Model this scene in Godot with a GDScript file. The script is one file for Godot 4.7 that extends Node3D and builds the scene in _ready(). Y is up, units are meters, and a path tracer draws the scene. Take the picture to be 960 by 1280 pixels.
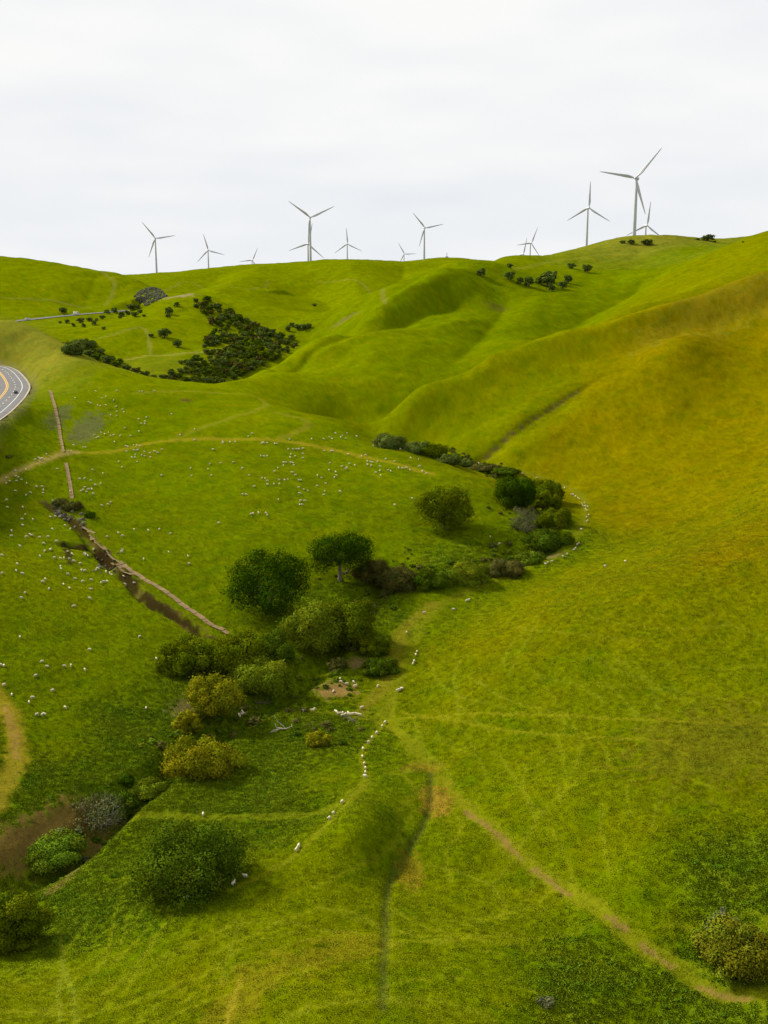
extends Node3D
# Green pasture hills seen from the air: wind turbines on the ridges, a highway bend, a creek with trees, and a flock of sheep.
# x is to the right, distances run along -z from the camera, y is up, metres.

const FOCAL := 1372.0        # of the 960 x 1280 photograph, in pixels
const HORIZON := 335.0
const EYE := 108.0
const ROWS := 1117
const COLS := 441
const STEP_U := 4            # the smooth ground is solved on every 4th column and 6th row and interpolated
const STEP_V := 6
const FAN := 0.45

# Ground points read off the photograph: pixel x, pixel y, distance along the ground in metres
const SEEN_AT: Array[float] = [
	960, 344, 618, 899, 366, 615, 843, 385, 610, 791, 401, 606, 738, 416, 603, 680, 425, 603, 960, 325, 780, 884, 344, 735,
	820, 370, 690, 767, 391, 655, 700, 414, 622, 620, 440, 595, 520, 488, 575, 724, 488, 540, 650, 535, 515, 850, 720, 285,
	720, 750, 290, 600, 850, 255, 720, 900, 226, 850, 420, 560, 620, 510, 548, 680, 470, 570, 960, 380, 598, 899, 400, 596,
	843, 416, 591, 791, 431, 587, 738, 446, 583, 960, 450, 535, 899, 462, 530, 843, 474, 522, 960, 560, 440, 620, 465, 577,
	520, 506, 563, 680, 445, 588, 960, 289, 1000, 931, 302, 1000, 899, 316, 980, 867, 333, 950, 832, 352, 900, 928, 303, 1250,
	890, 301, 1250, 861, 298, 1250, 832, 295, 1250, 797, 296, 1250, 767, 299, 1240, 738, 308, 1230, 709, 312, 1210, 680, 319, 1190,
	643, 321, 1160, 613, 327, 1010, 580, 332, 945, 547, 338, 908, 513, 351, 876, 477, 372, 832, 413, 410, 757, 380, 428, 726,
	330, 450, 690, 270, 478, 640, 380, 453, 705, 430, 427, 740, 463, 415, 757, 513, 412, 780, 553, 407, 800, 587, 395, 830,
	500, 388, 822, 560, 368, 885, 440, 405, 790, 776, 343, 1050, 720, 380, 880, 680, 350, 1000, 640, 420, 760, 800, 320, 1150,
	700, 330, 1110, 600, 350, 945, 640, 380, 880, 460, 470, 670, 520, 440, 715, 560, 460, 690, 400, 490, 640, 860, 320, 1080,
	0, 402, 770, 25, 402, 765, 62, 412, 745, 87, 423, 720, 100, 441, 690, 140, 456, 660, 200, 474, 630, 250, 483, 608,
	330, 510, 560, 330, 560, 480, 330, 620, 415, 330, 700, 360, 440, 536, 545, 520, 563, 500, 600, 597, 455, 555, 668, 385,
	560, 715, 350, 200, 560, 482, 200, 640, 405, 420, 600, 440, 90, 560, 475, 70, 440, 660, 60, 466, 615, 140, 505, 545,
	60, 540, 500, 60, 620, 410, 30, 400, 950, 100, 393, 1000, 160, 388, 1030, 187, 370, 1060, 80, 380, 1060, 140, 420, 850,
	200, 400, 930, 240, 440, 810, 290, 440, 820, 340, 432, 850, 217, 369, 1050, 250, 367, 1040, 270, 377, 1020, 295, 391, 990,
	320, 407, 960, 350, 418, 930, 0, 322, 1300, 40, 325, 1300, 75, 330, 1280, 110, 337, 1250, 140, 342, 1200, 160, 347, 1160,
	40, 355, 1120, 100, 360, 1110, 150, 365, 1110, 175, 345, 2000, 194, 342, 2050, 220, 340, 2050, 275, 335, 2100, 330, 331, 2100,
	380, 327, 2100, 430, 325, 2100, 480, 326, 2100, 500, 329, 2150, 520, 326, 2500, 545, 322, 2600, 562, 322, 2600, 590, 328, 2700,
	300, 350, 1780, 430, 352, 1720, 380, 357, 1660, 480, 350, 1700, 300, 378, 1400, 400, 398, 1280, 450, 385, 1380, 230, 360, 1500,
	380, 380, 1450, 520, 340, 1800,
]
# pixel x, pixel y, elevation in metres
const SEEN_UP: Array[float] = [
	480, 905, 0, 500, 850, 1, 530, 770, 4, 590, 735, 7, 660, 708, 9, 700, 690, 11, 730, 650, 13, 733, 630, 14,
	715, 608, 15, 650, 588, 18, 590, 577, 20, 520, 552, 22.5, 470, 542, 24.5, 425, 528, 26, 960, 650, 31, 960, 800, 23,
	960, 900, 19, 960, 1000, 16.5, 960, 1100, 14, 960, 1280, 10, 340, 778, 5.5, 0, 610, 26, 430, 690, 12, 640, 660, 14.5,
	0, 700, 18, 100, 700, 14, 100, 800, 8, 0, 880, 7, 200, 830, 4.5, 250, 740, 8.5, 150, 950, 1.5, 0, 980, 4,
	240, 930, 0, 400, 880, 0, 280, 820, 3, 430, 790, 4, 480, 730, 6, 480, 1280, 13, 0, 1280, 7, 250, 1130, 5,
	20, 1185, 0, 60, 1060, -1, 300, 1020, 1.5, 400, 1020, 4, 470, 1000, 6.5, 520, 1030, 3.5, 490, 1095, 4, 475, 1280, 13,
	380, 1100, 7.5, 440, 1060, 8, 560, 1050, 5, 620, 1060, 5.5, 700, 1110, 7, 800, 1180, 8.5, 930, 1243, 9, 700, 1250, 9.5,
	600, 1180, 8.5, 250, 1280, 10, 540, 950, 2, 720, 1000, 11, 850, 1000, 15, 800, 1100, 11.5, 150, 1130, 2,
]
# ground hidden behind ridges or beside the view: x, distance, elevation in metres
const UNSEEN: Array[float] = [
	226.3, 690, 99, 182.8, 660, 88, 17.8, 612, 32, -24.1, 600, 20, 65.3, 640, 48, 109, 680, 59, 151.7, 725, 71, 189.6, 765, 83,
	384.8, 1500, 138, 282.1, 1500, 128, 173.5, 1400, 100, 489.8, 1500, 125, 377.6, 1850, 138, 249.3, 1900, 100, 483.8, 2030, 107, 590.1, 2300, 105,
	367.3, 2880, 80, 454.8, 1300, 150, -174.4, 725, 46, -115.7, 690, 35, -88.6, 760, 41, -149, 730, 43, -260.2, 850, 57, -300.9, 860, 59,
	-218.8, 790, 51, -62.3, 900, 46, -513.1, 1600, 90, -382.7, 1500, 85, -129, 1180, 48, -201.2, 1200, 60, -8.4, 1150, 50, 78.7, 1350, 70,
	-457, 2850, 76, -152.2, 2320, 90, -98.4, 2700, 92, -420.9, 3500, 56, 69.2, 3800, 78, 151.6, 3200, 110, 561.2, 3500, 100, 0, 5500, 60,
	-1399.4, 4000, 80, 1399.4, 4000, 80, -2099.1, 6000, 60, 2099.1, 6000, 60, -192.4, 300, 22, -288.6, 450, 50, -449, 700, 90, -769.7, 1200, 130,
	160.3, 250, 60, 288.6, 450, 120, 449, 700, 140, 769.7, 1200, 160, 0, 50, 18, -17.5, 50, 12, 17.5, 50, 14, -77, 120, 15,
	77, 120, 25, -1603.5, 2500, 120, 1603.5, 2500, 140, -163.9, 471.8, 44.6, -190.9, 468.8, 45, -170.8, 510.3, 44.6, -197.8, 507.3, 45, -181.8, 560.1, 44.6,
	-208.8, 557.1, 45, -194.2, 604.3, 44.6, -221.2, 601.3, 45, -214.7, 657.9, 44.6, -241.7, 654.9, 45, -234, 701.9, 44.6, -261, 698.9, 45, -252.5, 731.3, 44.6,
	-279.5, 728.3, 45,
]
var pitch := 0.0
var ratio := 1.0
var hgt := PackedFloat32Array()
var tint := PackedColorArray()
var cover := PackedFloat32Array()     # how tall the grass stands: 0 bare, 1 pasture, 2 rank growth
var slope_up := PackedFloat32Array()
var scratch := PackedFloat32Array()
var scratch_t := PackedFloat32Array()
var used_names := {}
var rng := RandomNumberGenerator.new()

func _ready():
	pitch = atan((640.0 - HORIZON) / FOCAL)
	make_camera_and_light()
	build_ground()
	build_road()
	build_drain()
	build_trees()
	build_rocks()
	build_turbines()
	build_cars()
	build_sheep()
	build_grass()

func make_camera_and_light():
	var cam := Camera3D.new()
	cam.name = "camera"
	cam.fov = rad_to_deg(2.0 * atan(640.0 / FOCAL))
	cam.position = Vector3(0, EYE, 0)
	cam.rotation.x = -pitch
	cam.near = 1.0
	cam.far = 9000.0
	cam.current = true
	add_child(cam)
	var env := Environment.new()
	env.background_mode = Environment.BG_SKY
	env.tonemap_mode = Environment.TONE_MAPPER_LINEAR
	env.tonemap_exposure = 1.6
	env.sdfgi_enabled = true
	env.ssao_enabled = true
	env.ssil_enabled = true
	var sky := Sky.new()
	var pano := PanoramaSkyMaterial.new()
	pano.panorama = ImageTexture.create_from_image(cloud_sky())
	pano.energy_multiplier = 1.0
	sky.sky_material = pano
	env.sky = sky
	var we := WorldEnvironment.new()
	we.name = "world_environment"
	we.environment = env
	add_child(we)
	var sun := DirectionalLight3D.new()
	sun.name = "sun"
	sun.light_energy = 1.55
	sun.light_angular_distance = 10.0
	sun.light_color = Color(1.0, 0.96, 0.88)
	sun.shadow_enabled = true
	sun.basis = Basis.looking_at(Vector3(0.70, -0.58, 0.46))     # high, from beyond the ridge on the left
	add_child(sun)

func cloud_sky() -> Image:
	# an even sheet of thin stratus: pale, a little bluer where it thins towards the horizon, streaked sideways
	var w := 1024
	var h := 512
	var img := Image.create(w, h, false, Image.FORMAT_RGBAF)
	var n := FastNoiseLite.new()
	n.seed = 5
	n.frequency = 1.0
	n.fractal_octaves = 4
	for j in h:
		var el := (0.5 - (j + 0.5) / h) * PI
		var up := sin(el)
		for i in w:
			var az := (i + 0.5) / w * TAU
			var c := Vector3(cos(az) * cos(el), up, sin(az) * cos(el))
			var s := n.get_noise_3d(c.x * 2.2, c.y * 11.0, c.z * 2.2) * 0.6 + n.get_noise_3d(c.x * 6.0 + 9.0, c.y * 34.0, c.z * 6.0) * 0.4
			var thick := clampf(0.5 + s * 0.95 + smoothstep(0.02, 0.22, up) * 0.25 - 0.08, 0.0, 1.0)
			var lum := lerpf(0.55, 0.60, thick)
			var r := lum * lerpf(0.93, 1.0, thick)
			var g := lum * lerpf(0.965, 1.0, thick)
			var b := lum * lerpf(1.01, 0.99, thick)
			img.set_pixel(i, j, Color(r, g, b))
	return img
# ---------------------------------------------------------------- the ground

func ray(px: float, py: float) -> Vector2:      # sideways and upward per metre of distance
	var cx := (px - 480.0) / FOCAL
	var cy := -(py - 640.0) / FOCAL
	var fwd := cos(pitch) + cy * sin(pitch)
	return Vector2(cx / fwd, (-sin(pitch) + cy * cos(pitch)) / fwd)

func bend(x: float, d: float) -> Vector2:
	var m := maxf(d, 40.0) + 20.0
	return Vector2(x / m * 1.3, log(m))

func row_d(k: float) -> float:
	return 90.0 * pow(ratio, k) - 60.0

func height(x: float, d: float) -> float:
	var k := clampf(log((maxf(d, 30.0) + 60.0) / 90.0) / log(ratio), 0.0, ROWS - 1.001)
	var j := clampf((x / (FAN * (d + 60.0)) + 1.0) * 0.5 * (COLS - 1), 0.0, COLS - 1.001)
	var k0 := int(k)
	var j0 := int(j)
	var fk := k - k0
	var fj := j - j0
	var i := k0 * COLS + j0
	return lerpf(lerpf(hgt[i], hgt[i + 1], fj), lerpf(hgt[i + COLS], hgt[i + COLS + 1], fj), fk)

func cell(x: float, d: float) -> int:
	var k := int(clampf(round(log((maxf(d, 30.0) + 60.0) / 90.0) / log(ratio)), 0, ROWS - 1))
	var j := int(clampf(round((x / (FAN * (d + 60.0)) + 1.0) * 0.5 * (COLS - 1)), 0, COLS - 1))
	return k * COLS + j

func at(x: float, d: float, lift := 0.0) -> Vector3:
	return Vector3(x, height(x, d) + lift, -d)

func hit(px: float, py: float, from := 90.0) -> Vector2:     # where the line of sight through a pixel meets the ground: x, distance
	var r := ray(px, py)
	var d := from
	var last := d
	while d < 5500.0:
		if height(r.x * d, d) > EYE + r.y * d:
			break
		last = d
		d += maxf(0.6, d * 0.004)
	for n in 10:
		var m := (last + d) * 0.5
		if height(r.x * m, m) > EYE + r.y * m:
			d = m
		else:
			last = m
	return Vector2(r.x * d, d)

func slope_at(x: float, d: float) -> Vector3:
	var e := maxf(0.7, d * 0.004)
	var hx := (height(x + e, d) - height(x - e, d)) / (2.0 * e)
	var hd := (height(x, d + e) - height(x, d - e)) / (2.0 * e)
	return Vector3(-hx, 1.0, hd).normalized()

func solve_ground() -> Array:
	var xs := PackedFloat64Array()
	var ys := PackedFloat64Array()
	var hs := PackedFloat64Array()
	for i in range(0, SEEN_AT.size(), 3):
		var r := ray(SEEN_AT[i], SEEN_AT[i + 1])
		var d := SEEN_AT[i + 2]
		var b := bend(r.x * d, d)
		xs.append(b.x); ys.append(b.y); hs.append(EYE + r.y * d)
	for i in range(0, SEEN_UP.size(), 3):
		var r := ray(SEEN_UP[i], SEEN_UP[i + 1])
		var d := (SEEN_UP[i + 2] - EYE) / r.y
		var b := bend(r.x * d, d)
		xs.append(b.x); ys.append(b.y); hs.append(SEEN_UP[i + 2])
	for i in range(0, UNSEEN.size(), 3):
		var b := bend(UNSEEN[i], UNSEEN[i + 1])
		xs.append(b.x); ys.append(b.y); hs.append(UNSEEN[i + 2])
	var n := xs.size()
	var m := n + 3
	var rows: Array[PackedFloat64Array] = []
	for i in m:
		var row := PackedFloat64Array()
		row.resize(m + 1)
		row.fill(0.0)
		if i < n:
			for j in n:
				var r2 := (xs[i] - xs[j]) * (xs[i] - xs[j]) + (ys[i] - ys[j]) * (ys[i] - ys[j])
				row[j] = r2 * log(r2 + 1e-12) if i != j else 2e-5
			row[n] = 1.0
			row[n + 1] = xs[i]
			row[n + 2] = ys[i]
			row[m] = hs[i]
		else:
			for j in n:
				row[j] = 1.0 if i == n else (xs[j] if i == n + 1 else ys[j])
		rows.append(row)
	for c in m:
		var best := c
		for i in range(c + 1, m):
			if absf(rows[i][c]) > absf(rows[best][c]):
				best = i
		var swap := rows[c]
		rows[c] = rows[best]
		rows[best] = swap
		var piv := rows[c]
		for i in range(c + 1, m):
			var row := rows[i]
			var f := row[c] / piv[c]
			if f == 0.0:
				continue
			for j in range(c, m + 1):
				row[j] -= f * piv[j]
			rows[i] = row
	var wts := PackedFloat64Array()
	wts.resize(m)
	for c in range(m - 1, -1, -1):
		var row := rows[c]
		var s := row[m]
		for j in range(c + 1, m):
			s -= row[j] * wts[j]
		wts[c] = s / row[c]
	return [xs, ys, wts]

func catmull(a: float, b: float, c: float, d: float, t: float) -> float:
	return b + 0.5 * t * (c - a + t * (2.0 * a - 5.0 * b + 4.0 * c - d + t * (3.0 * (b - c) + d - a)))

func smooth_grid():
	var sol := solve_ground()
	var xs: PackedFloat64Array = sol[0]
	var ys: PackedFloat64Array = sol[1]
	var wts: PackedFloat64Array = sol[2]
	var n := xs.size()
	var nr := (ROWS - 1) / STEP_V + 1
	var nc := (COLS - 1) / STEP_U + 1
	var coarse := PackedFloat32Array()
	coarse.resize(nr * nc)
	for k in nr:
		var d := row_d(k * STEP_V)
		for j in nc:
			var x := FAN * (d + 60.0) * (2.0 * j * STEP_U / (COLS - 1) - 1.0)
			var b := bend(x, d)
			var s := wts[n] + wts[n + 1] * b.x + wts[n + 2] * b.y
			for q in n:
				var r2 := (b.x - xs[q]) * (b.x - xs[q]) + (b.y - ys[q]) * (b.y - ys[q]) + 1e-12
				s += wts[q] * r2 * log(r2)
			coarse[k * nc + j] = s
	hgt.resize(ROWS * COLS)
	var line := PackedFloat32Array()
	line.resize(nr * COLS)
	for k in nr:
		for j in COLS:
			var q := mini(j / STEP_U, nc - 2)
			var t := float(j - q * STEP_U) / STEP_U
			var o := k * nc
			line[k * COLS + j] = catmull(coarse[o + maxi(q - 1, 0)], coarse[o + q], coarse[o + q + 1], coarse[o + mini(q + 2, nc - 1)], t)
	for k in ROWS:
		var q := mini(k / STEP_V, nr - 2)
		var t := float(k - q * STEP_V) / STEP_V
		var a := maxi(q - 1, 0) * COLS
		var b := q * COLS
		var c := (q + 1) * COLS
		var e := mini(q + 2, nr - 1) * COLS
		for j in COLS:
			hgt[k * COLS + j] = catmull(line[a + j], line[b + j], line[c + j], line[e + j], t)

# pixels [x, y, x, y ...] of a line drawn on the ground -> smooth track of x, distance
func track(px: Array, step := 2.5) -> PackedVector2Array:
	var p := PackedVector2Array()
	for i in range(0, px.size(), 2):
		p.append(hit(px[i], px[i + 1]))
	return soften(p, step)

func soften(p: PackedVector2Array, step := 2.5) -> PackedVector2Array:
	var out := PackedVector2Array()
	for i in p.size() - 1:
		var a := p[maxi(i - 1, 0)]
		var b := p[i]
		var c := p[i + 1]
		var e := p[mini(i + 2, p.size() - 1)]
		var n := maxi(1, int(b.distance_to(c) / step))
		for s in n:
			out.append(b.cubic_interpolate(c, a, e, float(s) / n))
	out.append(p[p.size() - 1])
	return out

# grid points within reach of the line; their distance to it is left in scratch (signed: right of the line is +), how far along in scratch_t
func near_line(p: PackedVector2Array, reach: float) -> PackedInt32Array:
	var found := PackedInt32Array()
	if scratch.size() != ROWS * COLS:
		scratch.resize(ROWS * COLS)
		scratch_t.resize(ROWS * COLS)
		scratch.fill(1e9)
	var lr := log(ratio)
	for i in p.size() - 1:
		var a := p[i]
		var b := p[i + 1]
		var ab := b - a
		var l2 := maxf(ab.length_squared(), 1e-9)
		var side := Vector2(ab.y, -ab.x).normalized()
		var d0 := maxf(minf(a.y, b.y) - reach, 30.0)
		var d1 := maxf(a.y, b.y) + reach
		var k0 := clampi(int(log((d0 + 60.0) / 90.0) / lr), 0, ROWS - 1)
		var k1 := clampi(int(log((d1 + 60.0) / 90.0) / lr) + 1, 0, ROWS - 1)
		for k in range(k0, k1 + 1):
			var d := row_d(k)
			var wd := FAN * (d + 60.0)
			var j0 := clampi(int(((minf(a.x, b.x) - reach) / wd + 1.0) * 0.5 * (COLS - 1)), 0, COLS - 1)
			var j1 := clampi(int(((maxf(a.x, b.x) + reach) / wd + 1.0) * 0.5 * (COLS - 1)) + 1, 0, COLS - 1)
			for j in range(j0, j1 + 1):
				var q := Vector2(wd * (2.0 * j / (COLS - 1) - 1.0), d)
				var t := clampf((q - a).dot(ab) / l2, 0.0, 1.0)
				var off := q - a - ab * t
				var ds := off.length()
				if ds > reach:
					continue
				var id := k * COLS + j
				if ds < absf(scratch[id]):
					if scratch[id] > 1e8:
						found.append(id)
					scratch[id] = ds if off.dot(side) >= 0.0 else -ds
					scratch_t[id] = (i + t) / (p.size() - 1)
	return found

func done_with(found: PackedInt32Array):
	for id in found:
		scratch[id] = 1e9

func where(id: int) -> Vector2:
	var d := row_d(id / COLS)
	return Vector2(FAN * (d + 60.0) * (2.0 * (id % COLS) / (COLS - 1) - 1.0), d)

func noise(seed_: int, freq: float, oct := 3) -> FastNoiseLite:
	var n := FastNoiseLite.new()
	n.seed = seed_
	n.frequency = freq
	n.fractal_octaves = oct
	n.noise_type = FastNoiseLite.TYPE_SIMPLEX_SMOOTH
	return n
# colour of the sward, read off the photograph place by place: pixel x, pixel y, kind
const SWARD: Array[float] = [
	40, 345, 1, 100, 362, 1, 150, 375, 1, 30, 425, 5, 120, 428, 1, 200, 415, 1, 60, 450, 5, 150, 470, 1, 250, 345, 1, 400, 335, 1, 330, 370, 1, 450, 360, 1, 550, 326, 1,
	500, 380, 0, 590, 345, 0, 640, 345, 0, 640, 330, 1, 750, 350, 0, 820, 305, 5, 850, 315, 0, 700, 390, 0, 600, 420, 0, 480, 420, 1, 450, 470, 1, 520, 455, 0, 380, 470, 1, 300, 480, 1,
	940, 310, 2, 900, 335, 2, 850, 360, 2, 800, 385, 2, 940, 335, 2, 880, 385, 7, 940, 375, 7, 940, 420, 3, 900, 420, 7, 820, 430, 7, 850, 460, 3, 900, 470, 3, 760, 470, 3, 700, 460, 2, 620, 470, 2, 560, 500, 4, 500, 520, 4, 620, 520, 4, 680, 490, 4, 560, 545, 4,
	850, 550, 3, 940, 560, 3, 760, 560, 3, 700, 560, 3, 660, 560, 2, 800, 640, 3, 940, 680, 3, 860, 760, 2, 740, 720, 2, 680, 760, 2, 620, 800, 2, 720, 860, 4, 850, 880, 4, 940, 860, 4, 650, 900, 4, 560, 860, 4, 800, 980, 4, 930, 980, 4, 700, 1000, 4,
	120, 520, 0, 200, 510, 0, 300, 520, 1, 400, 545, 0, 200, 600, 0, 330, 600, 0, 480, 600, 0, 330, 680, 0, 200, 690, 0, 480, 670, 0, 600, 640, 0, 60, 600, 0, 30, 560, 0, 20, 650, 0, 60, 720, 1, 150, 760, 0, 60, 800, 0, 120, 840, 0,
	150, 900, 6, 200, 950, 6, 60, 900, 0, 60, 980, 6, 330, 960, 6, 400, 930, 6, 350, 1010, 6, 280, 1000, 6, 420, 970, 0, 250, 890, 6, 480, 760, 6, 420, 760, 6, 520, 740, 0, 560, 700, 6, 680, 670, 6,
	480, 1040, 0, 420, 1100, 4, 350, 1180, 4, 250, 1220, 4, 150, 1200, 0, 80, 1250, 4, 380, 1260, 4, 520, 1180, 4, 620, 1120, 4, 600, 1220, 0, 720, 1220, 6, 800, 1130, 0, 900, 1080, 6, 880, 1180, 6, 940, 1260, 6, 150, 1130, 6, 240, 1060, 6, 100, 1150, 6,
]
const KINDS := [
	Color(0.114, 0.152, 0.0030),   # 0 pasture green
	Color(0.136, 0.168, 0.0030),   # 1 short fresh green
	Color(0.140, 0.150, 0.0020),   # 2 yellow green
	Color(0.158, 0.138, 0.0022),   # 3 ripening gold
	Color(0.120, 0.144, 0.0030),   # 4 olive
	Color(0.170, 0.170, 0.0180),   # 5 pale dry
	Color(0.102, 0.152, 0.0040),   # 6 rank deep green
	Color(0.165, 0.134, 0.0045),   # 7 brown straw
]
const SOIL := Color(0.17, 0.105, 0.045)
const BARE := Color(0.30, 0.19, 0.085)

const CREEK: Array[float] = [545, 567, 575, 577, 605, 588, 640, 605, 668, 628, 682, 655, 680, 685, 648, 700, 600, 713, 540, 722, 480, 732, 445, 765, 420, 800, 398, 832, 350, 868, 290, 902, 240, 935, 200, 968, 150, 1000, 110, 1042, 60, 1078, 20, 1098, -40, 1120]
const WASH: Array[float] = [55, 628, 85, 648, 105, 668, 130, 700, 158, 722, 178, 748, 215, 768, 262, 796]
const WASH_HEAD: Array[float] = [78, 680, 100, 686, 125, 698, 140, 712]
const TRACK: Array[float] = [480, 903, 512, 925, 548, 972, 590, 1015, 640, 1060, 700, 1105, 770, 1155, 840, 1205, 890, 1236, 930, 1244, 985, 1240]
const TRAIL: Array[float] = [480, 903, 490, 870, 502, 832, 515, 800, 535, 770, 570, 746, 620, 724, 660, 708, 700, 690, 722, 665, 733, 640, 725, 618, 690, 601, 640, 587, 590, 576]
const TRAIL_LOW: Array[float] = [448, 893, 478, 862, 495, 815, 505, 785, 540, 756]
const LANE: Array[float] = [-20, 606, 0, 600, 50, 577, 100, 566, 180, 556, 260, 549, 330, 550, 400, 559, 470, 574, 540, 592]
const LANE_LOOP: Array[float] = [215, 550, 270, 530, 318, 514, 333, 505, 318, 496, 250, 490, 170, 492]
const LANE_SPUR: Array[float] = [345, 516, 380, 524, 385, 532, 365, 543, 345, 551]
const BEND: Array[float] = [-12, 860, 6, 885, 18, 915, 20, 945, 12, 975, -6, 1008]
const FOLD: Array[float] = [584, 574, 650, 535, 690, 511, 724, 488, 760, 467, 806, 446]
const DRY_DITCH: Array[float] = [538, 968, 538, 1005, 528, 1035, 508, 1072, 486, 1108, 481, 1180, 478, 1262]
const FILE_PATH: Array[float] = [380, 888, 430, 893, 468, 899, 480, 904, 462, 925, 453, 945, 457, 975, 440, 1000, 412, 1028, 372, 1066, 300, 1110]
const FORK: Array[float] = [456, 980, 430, 1003, 380, 1018, 300, 1022, 200, 1018, 150, 1022]
const RIDGE_ROAD: Array[float] = [640, 334, 690, 327, 740, 320, 775, 318, 815, 315, 850, 308]
const HILL_PATH: Array[float] = [158, 448, 185, 443, 230, 441, 270, 437, 292, 432]
const HILL_PATH_B: Array[float] = [120, 424, 150, 418, 178, 412, 186, 424, 188, 442]

func stripe(px: Array, half: float, c: Color, strength: float, ragged: float, grass: float, n: FastNoiseLite):
	stripe_on(track(px), half, c, strength, ragged, grass, n)

func stripe_on(line: PackedVector2Array, half: float, c: Color, strength: float, ragged: float, grass: float, n: FastNoiseLite):
	var ids := near_line(line, half * 2.6)
	for id in ids:
		var q := where(id)
		var w := absf(scratch[id]) / half + n.get_noise_2d(q.x, q.y) * ragged
		var a := (1.0 - smoothstep(0.55, 1.25, w)) * strength
		if a > 0.0:
			tint[id] = tint[id].lerp(c, a)
			cover[id] = lerpf(cover[id], grass, clampf(a * 1.4, 0.0, 1.0))
	done_with(ids)

func blot(px: float, py: float, rx: float, rd: float, c: Color, strength: float, grass: float, n: FastNoiseLite):
	var o := hit(px, py)
	var ids := near_line(PackedVector2Array([o - Vector2(0, 0.1), o + Vector2(0, 0.1)]), maxf(rx, rd) * 1.6)
	for id in ids:
		var q := where(id)
		var e := Vector2((q.x - o.x) / rx, (q.y - o.y) / rd).length() + n.get_noise_2d(q.x * 1.3, q.y * 1.3) * 0.7
		var a := (1.0 - smoothstep(0.6, 1.1, e)) * strength
		if a > 0.0:
			tint[id] = tint[id].lerp(c, a)
			cover[id] = lerpf(cover[id], grass, a)
	done_with(ids)

func carve(px: Array, half: float, deep0: float, deep1: float, sharp: float) -> void:
	var line := track(px)
	var ids := near_line(line, half * 1.3)
	for id in ids:
		var q := where(id)
		var w := absf(scratch[id]) / half
		var a := pow(maxf(0.0, 1.0 - w), sharp)
		a = a * a * (3.0 - 2.0 * a) if sharp <= 1.0 else a
		var t := scratch_t[id]
		hgt[id] -= a * lerpf(deep0, deep1, t) * smoothstep(0.0, 0.06, t) * smoothstep(0.0, 0.06, 1.0 - t)
	done_with(ids)

func fold(p: Array, half: float, deep: float):
	var line := PackedVector2Array()
	for i in range(0, p.size(), 3):
		line.append(Vector2(ray(p[i], p[i + 1]).x * p[i + 2], p[i + 2]))
	line = soften(line, 8.0)
	var ids := near_line(line, half)
	for id in ids:
		var w := 1.0 - absf(scratch[id]) / half
		var t := scratch_t[id]
		hgt[id] -= pow(w, 1.5) * deep * smoothstep(0.0, 0.2, t) * smoothstep(0.0, 0.2, 1.0 - t)
	done_with(ids)

func swell(px: float, py: float, rx: float, rd: float, up: float):
	var o := hit(px, py)
	var ids := near_line(PackedVector2Array([o - Vector2(0, 0.1), o + Vector2(0, 0.1)]), maxf(rx, rd) * 1.1)
	for id in ids:
		var q := where(id)
		hgt[id] += up * (1.0 - smoothstep(0.15, 1.0, Vector2((q.x - o.x) / rx, (q.y - o.y) / rd).length()))
	done_with(ids)

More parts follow.
